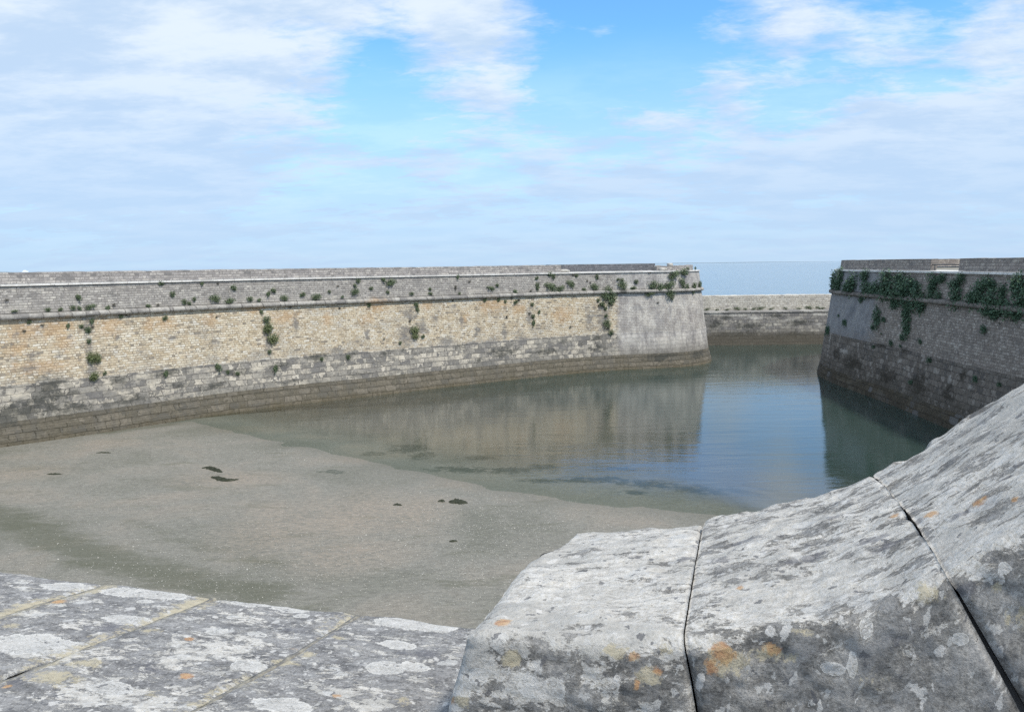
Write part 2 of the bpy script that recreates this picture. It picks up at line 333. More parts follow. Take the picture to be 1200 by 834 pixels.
# lichen covered stone
def lichen_stone(name, base_a, base_b, streaky=1.0):
    mt, g, b = new_mat(name)
    uv = g.n('ShaderNodeUVMap', uv_map='UVMap').outputs[0]
    pos = g.n('ShaderNodeNewGeometry').outputs['Position']
    n_a = g.noise(g.scale(uv, 1.0, 1.3), 7, 9, .68, .25)
    n_f = g.noise(pos, 55, 6, .72)
    n_m = g.noise(g.scale(uv, .7, 1.5), 20, 9, .74, .3)
    n_g = g.noise(pos, 130, 5, .8)
    c = g.mix(g.step(n_a, .36, .64), base_a, base_b)
    c = g.mix(.85, c, g.ramp(n_m, [(.3, .25), (.5, .5), (.7, .72)]), 'OVERLAY')
    c = g.mix(.55, c, g.ramp(n_f, [(.3, .25), (.5, .5), (.7, .75)]), 'OVERLAY')
    c = g.mix(.9, c, g.ramp(n_g, [(.34, .22), (.5, .5), (.66, .78)]), 'OVERLAY')
    mo = g.noise(g.scale(uv, 1, 1.2), 13, 10, .78, .15)
    c = g.mix(g.m('MULTIPLY', g.step(mo, .47, .60), .55), c, (.36, .355, .345))
    # warped coordinates for ragged edges
    wn = g.n('ShaderNodeTexNoise'); g.put(wn.inputs['Vector'], uv); wn.inputs['Scale'].default_value = 16; wn.inputs['Detail'].default_value = 7; wn.inputs['Roughness'].default_value = .65
    wuv = g.vm('ADD', uv, g.vm('MULTIPLY', g.vm('SUBTRACT', wn.outputs['Color'], (.5, .5, .5)), (.10, .10, 0)))
    # crust lichen by attribute + noise
    edge = g.m('MULTIPLY', g.m('SUBTRACT', g.noise(g.scale(uv, .8, 1.3), 11, 14, .78, .3), .5), 3.4)
    crust_v = g.m('ADD', g.attr('white'), edge)
    crust = g.step(crust_v, .30, .42)
    wcol = g.mix(g.step(n_m, .3, .7), (.47, .45, .41), (.71, .68, .62))
    wcol = g.mix(.6, wcol, g.ramp(n_f, [(.3, .36), (.7, .64)]), 'OVERLAY')
    wcol = g.mix(.8, wcol, g.ramp(n_g, [(.34, .28), (.66, .68)]), 'OVERLAY')
    wcol = g.mix(g.m('MULTIPLY', g.step(g.noise(g.scale(uv, .7, 1.3), 3.2, 7, .6, .3), .44, .60), .62), wcol, (.40, .388, .355))
    c = g.mix(g.m('MULTIPLY', crust, .93), c, wcol)
    # crisp individual rosettes with a paler rim
    rs = g.attr('patch')
    rv = g.m('ADD', rs, g.m('MULTIPLY', g.m('SUBTRACT', g.noise(uv, 17, 10, .76, .2), .5), 1.5))
    rf = g.step(rv, .18, .22); rim = g.m('SUBTRACT', 1.0, g.step(rv, .2, .40))
    rc = g.mix(rim, g.mix(.5, (.56, .545, .51), g.ramp(n_m, [(.3, .4), (.7, .6)]), 'OVERLAY'), (.72, .70, .65))
    c = g.mix(g.m('MULTIPLY', rf, .92), c, g.mix(.8, rc, g.ramp(n_g, [(.34, .3), (.66, .66)]), 'OVERLAY'))
    # small round spots of several sizes
    for sc_, lo, tone in ((13, .60, (.56, .55, .52)), (31, .55, (.64, .62, .58)), (64, .50, (.52, .51, .48)), (48, .60, (.13, .13, .135))):
        vo = g.n('ShaderNodeTexVoronoi'); g.put(vo.inputs['Vector'], wuv); vo.inputs['Scale'].default_value = sc_
        sepc = g.n('ShaderNodeSeparateColor'); g.put(sepc.inputs[0], vo.outputs['Color'])
        rad = g.m('MULTIPLY', g.m('SUBTRACT', sepc.outputs[0], lo), .95)
        sp = g.step(g.m('SUBTRACT', rad, vo.outputs['Distance']), 0.0, .04)
        c = g.mix(g.m('MULTIPLY', sp, .8), c, tone)
    # dark streaks and pits
    dn = g.noise(g.scale(wuv, .75 if streaky else 1, 1.8 if streaky else 1), 13, 12, .80, .15)
    dk = g.step(g.m('ADD', g.m('ADD', g.m('MULTIPLY', g.attr('dark'), .9), g.m('MULTIPLY', g.m('SUBTRACT', dn, .5), 2.0)), 0), .34, .50)
    c = g.mix(g.m('MULTIPLY', dk, .64), c, g.mix(n_f, (.10, .10, .115), (.19, .19, .205)))
    pn = g.noise(g.scale(uv, .8 if streaky else 1, 2.6), 26, 6, .7)
    pit = g.step(pn, .665, .70)
    c = g.mix(g.m('MULTIPLY', pit, .75), c, (.055, .053, .06))
    # yellow and orange lichens
    yv = g.m('ADD', g.attr('yellow'), g.m('MULTIPLY', g.m('SUBTRACT', g.noise(uv, 26, 9, .8), .5), 3.6))
    c = g.mix(g.m('MULTIPLY', g.step(yv, .38, .65), g.m('MULTIPLY', g.step(g.attr('yellow'), 0, .3), .85)), c, g.mix(n_m, (.36, .31, .20), (.62, .56, .42)))
    ov = g.m('ADD', g.attr('orange'), g.m('MULTIPLY', g.m('SUBTRACT', g.noise(uv, 42, 8, .8), .5), 2.4))
    c = g.mix(g.m('MULTIPLY', g.step(ov, .40, .75), g.m('MULTIPLY', g.step(g.attr('orange'), 0, .4), .78)), c, g.mix(g.step(n_f, .3, .7), (.42, .19, .09), (.62, .42, .20)))
    g.put(b.inputs['Base Color'], c)
    b.inputs['Roughness'].default_value = .92
    h = g.m('ADD', g.m('ADD', g.m('MULTIPLY', n_f, .6), g.m('MULTIPLY', n_g, .25)), g.m('MULTIPLY', n_m, 1.0))
    h = g.m('ADD', h, g.m('MULTIPLY', crust, .16)); h = g.m('ADD', h, g.m('MULTIPLY', rf, .12)); h = g.m('SUBTRACT', h, g.m('MULTIPLY', pit, .7))
    g.put(b.inputs['Normal'], g.bump(h, .85, .010))
    return mt
M['stone'] = lichen_stone('lichen_coping_stone', (.155, .15, .14), (.30, .288, .265))
M['slab'] = lichen_stone('lichen_sill_slab', (.155, .152, .15), (.30, .292, .28), 0)
mt, g, b = new_mat('yellow_mortar'); M['mortar'] = mt
pos = g.n('ShaderNodeNewGeometry').outputs['Position']
g.put(b.inputs['Base Color'], g.ramp(g.noise(pos, 30, 6, .7), [(.42, (.16, .155, .145)), (.66, (.40, .37, .29))]))
g.put(b.inputs['Normal'], g.bump(g.noise(pos, 60, 5, .7), .8, .01))
def plain(name, colr, rough=.8, var=.25, scale=20):
    mt, g, b = new_mat(name); pos = g.n('ShaderNodeNewGeometry').outputs['Position']
    lo = tuple(x * (1 - var) for x in colr); hi = tuple(min(1, x * (1 + var)) for x in colr)
    g.put(b.inputs['Base Color'], g.ramp(g.noise(pos, scale, 5, .65), [(.3, lo), (.7, hi)])); b.inputs['Roughness'].default_value = rough
    return mt
M['core'] = plain('wall_core', (.16, .155, .15))
M['shell'] = plain('shell', (.52, .50, .44), .5, .2, 3)
M['weed'] = plain('seaweed', (.035, .038, .022), .5, .5, 30)
M['rail'] = plain('rail_iron', (.07, .075, .08), .6)
M['boat_white'] = plain('boat_white', (.8, .8, .8), .4, .05)
M['boat_dark'] = plain('boat_blue', (.12, .16, .2), .5, .05)
M['coast'] = plain('far_coast', (.24, .30, .34), .95, .1, .01)  # pale blue-grey: distance haze put into the land colour

# ------------------------------------------------------------------ blobs on walls: (s along, z) ellipses
def resample(pts, step):
    pts = np.array(pts, float)
    # Catmull-Rom then even spacing
    P = np.vstack([2 * pts[0] - pts[1], pts, 2 * pts[-1] - pts[-2]]); out = []
    for i in range(1, len(P) - 2):
        for t in np.linspace(0, 1, 24, endpoint=False):
            a, b_, c_, d = P[i - 1], P[i], P[i + 1], P[i + 2]
            out.append(.5 * ((2 * b_) + (-a + c_) * t + (2 * a - 5 * b_ + 4 * c_ - d) * t * t + (-a + 3 * b_ - 3 * c_ + d) * t ** 3))
    out.append(pts[-1]); out = np.array(out)
    L = np.concatenate([[0], np.cumsum(np.linalg.norm(np.diff(out, axis=0), axis=1))])
    n = int(L[-1] / step) + 1; s = np.linspace(0, L[-1], n)
    return np.stack([np.interp(s, L, out[:, 0]), np.interp(s, L, out[:, 1])], 1), s
class Wall:
    """battered wall swept along a plan line; side = +1 puts the seen face on the right of the travel direction"""
    def __init__(s, pts, batter, step=.3):
        s.P, s.S = resample(pts, step)
        T = np.gradient(s.P, axis=0); T /= np.linalg.norm(T, axis=1)[:, None]
        # smooth the normals a little
        s.N = np.stack([T[:, 1], -T[:, 0]], 1); s.b = batter
        s.blobs = {k: [] for k in ('orange', 'grey', 'white', 'dark')}; s.pl = None
    def locate(s, px, py):
        """wall coordinates (along, z) under a line of sight"""
        d = ray(px, py); best = None
        k = np.linspace(20, 110, 3000)
        Q = EYE[None] + d[None] * k[:, None]
        prev = None
        for i0 in range(0, 3000, 3):
            q = Q[i0]
            j = np.argmin(((s.P - q[:2]) ** 2).sum(1))
            e = (q[:2] - s.P[j]) @ s.N[j] + s.b * q[2]
            if e <= 0: return s.S[j], q[2], k[i0]
        return None
    def add(s, kind, lst):
        for (px, py, rx, ry) in lst:
            r = s.locate(px, py)
            if r is None: continue
            sx, z, dist = r
            s.blobs[kind].append((sx, z, rx * dist / F_PX * 1.15, ry * dist / F_PX))
    def attrs(s, S, Z):
        o = {}
        for k, bl in s.blobs.items():
            v = np.zeros(len(S))
            for sx, z, rx, rz in bl:
                v = np.maximum(v, 1 - np.sqrt(((S - sx) / rx) ** 2 + ((Z - z) / rz) ** 2))
            o[k] = v
        pv = np.zeros(len(S))
        if s.pl: pv = np.clip((S - s.pl[0]) / (s.pl[1] - s.pl[0]), 0, 1)
        o['plaster'] = pv
        return o
    def band(s, name, mat, prof, parent, s0=None, s1=None, wob=.02, label=None, topwob=0.0, dz=.25):
        """prof: list of (outward offset, z), from back-bottom round the front to back-top"""
        idx = np.arange(len(s.P))
        if s0 is not None: idx = idx[(s.S[idx] >= s0)]
        if s1 is not None: idx = idx[(s.S[idx] <= s1)]
        pr = [prof[0]]
        for a, b_ in zip(prof[:-1], prof[1:]):
            n = max(1, int(math.ceil(max(abs(b_[1] - a[1]) / dz, abs(b_[0] - a[0]) / 2))))
            for i in range(1, n + 1): pr.append((a[0] + (b_[0] - a[0]) * i / n, a[1] + (b_[1] - a[1]) * i / n))
        pr = np.array(pr); nv = len(pr); nu = len(idx)
        off = pr[None, :, 0] - s.b * pr[None, :, 1]; z = np.broadcast_to(pr[None, :, 1], (nu, nv)).copy()
        zmax = pr[:, 1].max()
        jig = np.zeros((nu, nv))
        for a, ii in enumerate(idx):
            for c_ in range(nv):
                p = s.P[ii]
                jig[a, c_] = mnoise.noise(Vector((p[0] * .9, p[1] * .9, pr[c_, 1] * 1.3))) * wob + mnoise.noise(Vector((p[0] * 3, p[1] * 3, pr[c_, 1] * 4))) * wob * .5
                if topwob and pr[c_, 1] > zmax - .03: z[a, c_] += mnoise.noise(Vector((p[0] * 1.7, p[1] * 1.7, 5))) * topwob
        X = s.P[idx, 0][:, None] + s.N[idx, 0][:, None] * (off + jig); Y = s.P[idx, 1][:, None] + s.N[idx, 1][:, None] * (off + jig)
        V = np.stack([X, Y, z], -1).reshape(-1, 3)
        arc = np.concatenate([[0], np.cumsum(np.where(np.abs(np.diff(pr[:, 1])) > 1e-6, 0, np.abs(np.diff(pr[:, 0]))))])
        uv = np.stack([np.broadcast_to(s.S[idx][:, None], (nu, nv)), z + arc[None]], -1).reshape(-1, 2)
        SS = np.broadcast_to(s.S[idx][:, None], (nu, nv)).reshape(-1)
        fs = grid_faces(nu, nv).tolist()
        fs.append(list(range(nv))[::-1]); fs.append([(nu - 1) * nv + i for i in range(nv)])
        o = link_mesh(name, V, fs, mat, parent, uv, s.attrs(SS, z.reshape(-1)), smooth=False)
        if label: o['label'] = label
        return o

# ------------------------------------------------------------------ the long wall across the basin
lw = Wall([(-56, 12.5), (-40, 24.8), (-24.85, 38.25), (-16.4, 47.4), (-9.6, 52.5), (-1.3, 58.5), (3.9, 61.9), (8.2, 64.0), (11.1, 64.8), (14.0, 65.7), (16.3, 67.6), (17.45, 70.5), (17.2, 73.5), (15.5, 76.5), (11.0, 78.0), (2.0, 75.0)], .13)
su_bend = lw.locate(722, 400)[0]
lw.pl = (su_bend - .4, su_bend + .6)
lw.add('orange', [(30, 388, 22, 16), (62, 385, 26, 20), (75, 400, 14, 14), (130, 382, 20, 18), (172, 380, 10, 14), (195, 378, 14, 16), (250, 374, 12, 14), (45, 430, 40, 12),
                  (335, 372, 24, 12), (385, 374, 8, 16), (440, 358, 26, 14), (430, 375, 14, 8), (575, 358, 30, 14), (610, 362, 14, 10), (658, 368, 20, 18), (300, 362, 18, 7), (500, 358, 12, 8), (545, 372, 8, 12), (20, 410, 20, 10)])
lw.add('grey', [(102, 382, 9, 18), (103, 405, 8, 18), (110, 432, 9, 14), (35, 418, 10, 8), (30, 432, 18, 5), (478, 368, 14, 14), (478, 392, 18, 20), (496, 384, 12, 16), (510, 372, 8, 8),
                (540, 375, 3, 12), (622, 372, 7, 24), (612, 398, 14, 12), (575, 402, 14, 8), (520, 400, 18, 10), (690, 372, 8, 24), (704, 372, 12, 30), (655, 408, 16, 6), (560, 388, 8, 10), (316, 400, 7, 36), (395, 412, 14, 10), (345, 380, 3, 22), (432, 392, 3, 14),
                (140, 396, 6, 4), (650, 345, 20, 3), (590, 390, 6, 14), (530, 360, 6, 5), (540, 340, 4, 10), (490, 330, 8, 16), (20, 390, 5, 5), (550, 404, 12, 8), (80, 392, 5, 6), (72, 415, 6, 6), (200, 395, 10, 4), (250, 400, 12, 4)])
lw.add('dark', [(30, 478, 60, 12), (80, 478, 40, 10), (10, 490, 30, 14), (55, 450, 22, 16), (140, 445, 12, 9), (195, 437, 26, 7), (155, 468, 40, 6), (60, 462, 30, 10), (210, 450, 16, 6), (250, 452, 22, 7), (330, 428, 16, 6), (372, 418, 20, 7), (410, 414, 16, 5),
                (450, 415, 12, 4), (560, 422, 10, 3), (476, 408, 8, 4), (540, 405, 16, 4), (590, 412, 30, 8), (660, 400, 12, 4), (680, 402, 10, 3), (700, 396, 14, 5), (640, 412, 30, 6), (700, 408, 20, 6), (280, 436, 20, 6), (340, 446, 24, 4), (420, 438, 20, 4),
                (745, 362, 12, 6), (735, 350, 12, 8), (757, 386, 6, 8), (745, 400, 8, 5), (790, 405, 30, 8), (815, 415, 20, 10), (775, 418, 30, 8), (722, 385, 4, 4), (728, 343, 8, 12), (800, 350, 10, 14), (768, 352, 10, 14)])
lw.add('white', [(20, 462, 18, 5), (85, 452, 12, 4), (130, 452, 16, 5), (148, 460, 10, 4), (165, 442, 14, 5), (230, 432, 8, 5), (350, 425, 16, 4), (175, 450, 9, 5), (300, 432, 14, 4), (395, 425, 10, 4), (485, 405, 8, 5), (470, 418, 12, 4), (625, 402, 10, 3), (650, 400, 8, 3), (540, 416, 8, 3), (560, 419, 5, 2.5),
                 (480, 398, 8, 3), (770, 375, 10, 20), (780, 400, 16, 10), (810, 330, 12, 14), (785, 360, 3, 30), (800, 390, 10, 20), (640, 340, 30, 3), (500, 344, 20, 3), (300, 350, 30, 3), (560, 341, 20, 3), (20, 362, 20, 3), (120, 362, 20, 3)])
lw.add('orange', [(775, 396, 14, 7)])
LWALL = tag(empty('harbour_wall', (0, 58, 0)), 'long pale stone harbour wall with cream brick face crossing behind the beach', 'harbour wall', None)
wlen = lw.S[-1]
lw.band('footing', M['footing'], [(-.4, -1.6), (.16, -1.6), (.13, .40), (.09, .42), (.07, .80), (.03, .82), (.02, 1.18), (-.5, 1.18)], LWALL, dz=.2)
lw.band('ashlar_base', M['ashlar'], [(-.5, 1.183), (-.015, 1.183), (0, 2.93), (-.5, 2.93)], LWALL)
lw.band('brick_face', M['brick'], [(-.5, 2.933), (-.03, 2.933), (-.01, 6.10), (-.5, 6.10)], LWALL)
cord = [(-.5, 6.103), (.10, 6.103)] + [(.10 + .13 * math.sin(a_), 6.24 - .13 * math.cos(a_)) for a_ in np.linspace(.4, 2.7, 6)] + [(.02, 6.40), (-.5, 6.42)]
lw.band('cordon', M['cordon'], cord, LWALL, wob=.02, dz=.4)
lw.band('upper_wall', M['upper'], [(-.5, 6.423), (-.03, 6.423), (-.02, 7.76), (-.5, 7.76)], LWALL)
lw.band('coping', M['coping'], [(-1.6, 7.763), (.07, 7.763), (.08, 7.86), (-1.6, 7.88)], LWALL, wob=.015, dz=.4)
s_a = lw.locate(661, 331)[0]; s_b = lw.locate(776, 331)[0]
s_end = lw.locate(817, 331)[0]
lw.band('parapet', M['parapet'], [(-.18, 7.883), (-.17, 8.42), (-.75, 8.44), (-.75, 7.883)], LWALL, s1=s_a, topwob=.03, dz=.12, label='long light grey rubble parapet')
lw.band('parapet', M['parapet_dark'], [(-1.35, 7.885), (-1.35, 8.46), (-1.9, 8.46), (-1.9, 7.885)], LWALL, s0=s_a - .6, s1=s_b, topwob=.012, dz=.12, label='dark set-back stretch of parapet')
lw.band('parapet', M['parapet'], [(-.5, 7.884), (-.48, 8.26), (-1.0, 8.28), (-1.0, 7.884)], LWALL, s0=s_b - .5, s1=s_end + 6, topwob=.09, dz=.12, label='low broken end of the parapet')
# top and back of the mole
def fill(name, wall, depth, ztop, mat, parent, s1=None):
    idx = np.arange(0, len(wall.P), 4)
    if s1: idx = idx[wall.S[idx] <= s1]
    P = wall.P[idx]; N = wall.N[idx]
    rows = []
    for off, z in ((-wall.b * 7.8 - 1.5, ztop), (-depth, ztop + .02), (-depth - .02, 7.9), (-depth - .6, 7.9), (-depth + .3 - 1.3, -1.6)):
        rows.append(np.column_stack([P + N * off, np.full(len(P), z)]))
    V = np.stack(rows, 1).reshape(-1, 3)
    uv = np.column_stack([np.repeat(wall.S[idx], 5), np.tile([0, depth, depth + .5, depth + 1, depth + 9], len(idx))])
    return link_mesh(name, V, grid_faces(len(idx), 5), mat, parent, uv, {k: np.zeros(len(V)) for k in ('orange', 'grey', 'white', 'dark', 'plaster')}, smooth=False)
fill('walkway', lw, 7.0, 7.80, M['path'], LWALL, s1=lw.locate(800, 331)[0])

# stones left in the break of the parapet
def rough_stone(name, cx, cy, cz, sx, sy, sz, mat, seed, parent=None, rotz=0.0):
    n = 12; V = []; 
    th = np.linspace(0, math.pi, n); ph = np.linspace(0, 2 * math.pi, 2 * n, endpoint=False)
    for t in th:
        for p in ph:
            d = np.array([math.sin(t) * math.cos(p), math.sin(t) * math.sin(p), math.cos(t)])
            d = np.sign(d) * np.abs(d) ** .55; d /= max(1e-6, np.linalg.norm(d)) ** .4
            k = 1 + .22 * mnoise.noise(Vector(d * 1.7) + Vector((seed, 0, 0)))
            q = d * k * np.array([sx, sy, sz]) * .5
            V.append([cx + q[0] * math.cos(rotz) - q[1] * math.sin(rotz), cy + q[0] * math.sin(rotz) + q[1] * math.cos(rotz), cz + q[2]])
    m_ = 2 * n; F = []
    for i in range(n - 1):
        for j in range(m_):
            F.append((i * m_ + j, (i + 1) * m_ + j, (i + 1) * m_ + (j + 1) % m_, i * m_ + (j + 1) % m_))
    return link_mesh(name, V, F, mat, parent)
M['loose'] = plain('loose_stone', (.46, .44, .40), .9, .25, 5)
def on_top(px, dist_off, z):
    r = lw.locate(px, 331); j = np.argmin(np.abs(lw.S - r[0]))
    q = lw.P[j] + lw.N[j] * (dist_off - lw.b * 7.9)
    return q[0], q[1], z
for k, (px, wd, ht, zc, lab) in enumerate([(664, .95, .24, 7.99, 'flat pale loose stone on the wall coping where the parapet breaks off'),
                                           (669, .55, .18, 7.965, 'small pale loose stone just right of the flat one at the parapet break'),
                                           (780, .7, .26, 8.0, 'pale loose stone at the right end of the dark parapet stretch'),
                                           (791, .5, .30, 8.35, 'pale squarish stone on the low broken parapet above the big shrub')]):
    x, y, z = on_top(px, -.45 if k < 3 else -.75, zc)
    tag(rough_stone('loose_stone', x, y, z, wd, .45, ht, M['loose'], k * 3.1, rotz=.55), lab, 'stone', 'loose stones on the long wall')

# ------------------------------------------------------------------ right bastion
rw = Wall([(60, 74), (44, 73), (33, 71), (27.9, 67.8), (25.0, 64.2), (23.35, 60.8), (22.6, 57.0), (22.45, 52.0), (22.45, 47.0), (22.05, 40.0), (21.4, 25.0), (20.0, 6.0)][::-1], .13)
# travel from near to far puts the right-hand normal inland, so flip it
rw.P = rw.P[::-1].copy(); T = np.gradient(rw.P, axis=0); T /= np.linalg.norm(T, axis=1)[:, None]; rw.N = np.stack([T[:, 1], -T[:, 0]], 1)
class _: pass
def rloc(px, py): return rw.locate(px, py)
sr = rloc(1022, 380)[0]
rw.pl = (sr + 2.2, sr - 2.2)
rw.add('dark', [(1000, 425, 40, 14), (1040, 440, 30, 16), (1075, 450, 30, 20), (980, 415, 18, 10), (1075, 400, 14, 5), (1060, 410, 14, 6), (1110, 460, 20, 16), (1130, 440, 10, 12), (1035, 405, 20, 5), (1000, 362, 14, 16), (1010, 390, 8, 10)])
rw.add('white', [(990, 412, 18, 5), (1052, 424, 4, 3), (1060, 432, 4, 4), (1085, 434, 5, 4), (1112, 445, 3, 8), (1140, 455, 8, 3), (975, 385, 3, 30), (1018, 440, 4, 3), (1083, 420, 5, 3), (1015, 365, 6, 5)])  # narrow tall blob paints the lit strip at the corner into the colour
rw.add('orange', [])
RWALL = tag(empty('bastion_wall', (24, 58, 0)), 'shaded brown stone bastion wall with rounded corner at the right, overgrown near its top', 'bastion')
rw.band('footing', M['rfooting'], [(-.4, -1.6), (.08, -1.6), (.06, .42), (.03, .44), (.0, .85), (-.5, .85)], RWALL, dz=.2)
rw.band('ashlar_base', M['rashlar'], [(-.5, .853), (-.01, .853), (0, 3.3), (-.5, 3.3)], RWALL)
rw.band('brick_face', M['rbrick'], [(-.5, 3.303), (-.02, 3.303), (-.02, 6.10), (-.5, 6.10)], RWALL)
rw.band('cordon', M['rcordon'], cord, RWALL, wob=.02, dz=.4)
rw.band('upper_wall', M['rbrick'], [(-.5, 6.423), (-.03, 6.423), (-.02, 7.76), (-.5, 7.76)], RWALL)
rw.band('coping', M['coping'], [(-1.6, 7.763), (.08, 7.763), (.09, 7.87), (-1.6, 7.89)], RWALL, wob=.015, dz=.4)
ga = rloc(1105, 318)[0] - 1.9; gb = rloc(1116, 318)[0]
if ga > gb:
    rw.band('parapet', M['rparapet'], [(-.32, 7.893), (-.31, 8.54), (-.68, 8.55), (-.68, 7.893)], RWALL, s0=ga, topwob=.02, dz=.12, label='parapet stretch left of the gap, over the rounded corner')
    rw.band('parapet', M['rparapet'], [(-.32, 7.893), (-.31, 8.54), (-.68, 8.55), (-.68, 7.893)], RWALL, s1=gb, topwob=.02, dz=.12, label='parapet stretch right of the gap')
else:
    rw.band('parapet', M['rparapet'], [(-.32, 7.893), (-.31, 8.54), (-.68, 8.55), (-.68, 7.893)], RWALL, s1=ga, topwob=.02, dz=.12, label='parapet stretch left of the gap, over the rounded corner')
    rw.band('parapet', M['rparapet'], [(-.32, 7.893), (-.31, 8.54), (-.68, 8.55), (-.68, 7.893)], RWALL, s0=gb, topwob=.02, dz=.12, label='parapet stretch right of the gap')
# flat top of the bastion
pp = [(p[0] - n[0] * 1.5, p[1] - n[1] * 1.5) for p, n in zip(rw.P[::4], rw.N[::4])]
V = [(x, y, 7.80) for x, y in pp]; cx = 70
V2 = [(cx, y, 7.80) for x, y in pp]
VV = np.array([v for pr in zip(V, V2) for v in pr])
link_mesh('terreplein', VV, grid_faces(len(pp), 2), M['path'], RWALL, VV[:, :2], {k: np.zeros(len(VV)) for k in ('orange', 'grey', 'white', 'dark', 'plaster')})
# iron rail across the gap in the parapet
def bar(p0, p1, r, n=8):
    p0 = np.array(p0, float); p1 = np.array(p1, float); d = p1 - p0; d /= np.linalg.norm(d)
    a = np.cross(d, [0, 0, 1.0]);
    if np.linalg.norm(a) < .1: a = np.array([1.0, 0, 0])
    a /= np.linalg.norm(a); b_ = np.cross(d, a)
    V = [];
    for P in (p0, p1):
        for i in range(n): V.append(P + (a * math.cos(2 * math.pi * i / n) + b_ * math.sin(2 * math.pi * i / n)) * r)
    F = [(i, (i + 1) % n, n + (i + 1) % n, n + i) for i in range(n)] + [tuple(range(n))[::-1], tuple(range(n, 2 * n))]
    return V, F
def rpt(sv, off, z):
    j = np.argmin(np.abs(rw.S - sv)); q = rw.P[j] + rw.N[j] * (off - rw.b * 7.9); return (q[0], q[1], z)
lo_, hi_ = sorted((ga, gb)); RAIL = tag(empty('iron_rail', rpt((ga + gb) / 2, -.45, 7.89)), 'thin dark iron rail across the gap in the right parapet', 'railing')
V, F = bar(rpt(lo_ - .1, -.45, 8.22), rpt(hi_ + .1, -.45, 8.22), .03); link_mesh('rail', V, F, M['rail'], RAIL)
for sv in (lo_ + .02, hi_ - .02):
    V, F = bar(rpt(sv, -.45, 7.89), rpt(sv, -.45, 8.24), .025); link_mesh('post', V, F, M['rail'], RAIL)

# ------------------------------------------------------------------ outer sea wall
mw = Wall([(2, 83.2), (19.8, 82.5), (33, 82.5), (48, 82.9), (62, 84.0)], .08)
mw.add('dark', [(838, 380, 14, 8), (850, 372, 10, 4), (880, 382, 30, 5), (910, 370, 12, 3), (935, 378, 20, 6), (860, 392, 40, 5), (930, 392, 40, 5)])
mw.add('white', [(860, 370, 30, 3), (885, 372, 14, 4), (960, 368, 14, 2.5), (960, 380, 5, 3), (838, 367, 12, 2), (845, 380, 4, 2), (925, 374, 10, 2)])
MW = tag(empty('sea_wall', (26, 83, 0)), 'low pale sea wall closing the harbour channel, with a planted ledge', 'sea wall')
mw.band('lower_wall', M['sea_lower'], [(-.4, -1.6), (0, -1.6), (0, 3.30), (-.4, 3.30)], MW)
mw.band('ledge', M['cordon'], [(-3.2, 3.2), (-.4, 3.303), (.06, 3.303), (.06, 3.42), (-3.2, 3.46)], MW, dz=.5)
mw.band('upper_wall', M['sea_upper'], [(-2.6, 3.463), (-2.55, 4.85), (-2.56, 4.95), (-3.5, 5.0), (-3.9, -1.0)], MW, topwob=.06)

# ------------------------------------------------------------------ ground bed and water
wl = np.array([atz(*p)[:2] for p in [(225, 493), (300, 511), (350, 521), (400, 532), (466, 548), (533, 562), (600, 575), (680, 585), (760, 594), (850, 605)]])
wl = np.vstack([[-40, 44], [-24, 42.5], wl, [[11, 20.5], [16, 17], [22, 12], [40, 6]]])
wl = wl[np.argsort(wl[:, 0])]
def shore(x, y):
    return (y - np.interp(x, wl[:, 0], wl[:, 1])) * .86
def gridax(lo, hi, step, far):
    inner = np.arange(lo, hi + step / 2, step); out = []
    d = step; v = hi
    pos_ = []
    while v < far: d *= 1.35; v += d; pos_.append(v)
    neg = []; d = step; v = lo
    while v > -far: d *= 1.35; v -= d; neg.append(v)
    return np.concatenate([neg[::-1], inner, pos_])
xs = gridax(-32, 32, .25, 30000); ys = gridax(10, 92, .25, 30000)
X, Y = np.meshgrid(xs, ys, indexing='ij'); Xf, Yf = X.ravel(), Y.ravel()
D = shore(Xf, Yf)
inb = (Xf > -60) & (Xf < 60) & (Yf > -5) & (Yf < 100)
lown = np.array([mnoise.noise(Vector((a_ * .12, b_ * .12, 1))) if i_ else 0 for a_, b_, i_ in zip(Xf, Yf, inb)])
mid = np.array([mnoise.noise(Vector((a_ * .5, b_ * .9, 4))) if i_ else 0 for a_, b_, i_ in zip(Xf, Yf, inb)])
Z = np.where(D > 0, -.035 * D - .0012 * D * D, -.012 * D * 1.0)
Z = np.where((D > 0), Z - np.clip((Xf - 6) / 12, 0, 1) * np.clip(D / 10, 0, 1) * 1.3, Z)
Z = np.clip(Z, -2.6, .38) + (lown * .05 * np.clip(np.abs(D) / 6, .12, 1) + mid * .008) * np.clip(1 - D / 14, .25, 1)
outb = (~inb) | (Yf > 84) | (Xf > 70) | (Xf < -70)
Z = np.where(outb, -3.0, Z)
def ground_blobs(lst):
    v = np.zeros(len(Xf))
    for px, py, rx, ry in lst:
        p = atz(px, py, .1); dist = np.linalg.norm(p - EYE); dn_ = p[1]
        ex = rx * dist / F_PX; ey = ry * dist / F_PX * dist / (8.4)
        v = np.maximum(v, 1 - np.sqrt(((Xf - p[0]) / ex) ** 2 + ((Yf - p[1]) / ey) ** 2))
    return v
algae = ground_blobs([(5, 605, 30, 8), (40, 618, 30, 9), (75, 636, 30, 9), (110, 650, 32, 10), (150, 662, 36, 10), (195, 672, 40, 9), (240, 684, 40, 9), (30, 505, 60, 6), (90, 508, 40, 5), (120, 530, 16, 2), (130, 640, 20, 4), (245, 640, 24, 5), (-40, 590, 50, 12)])
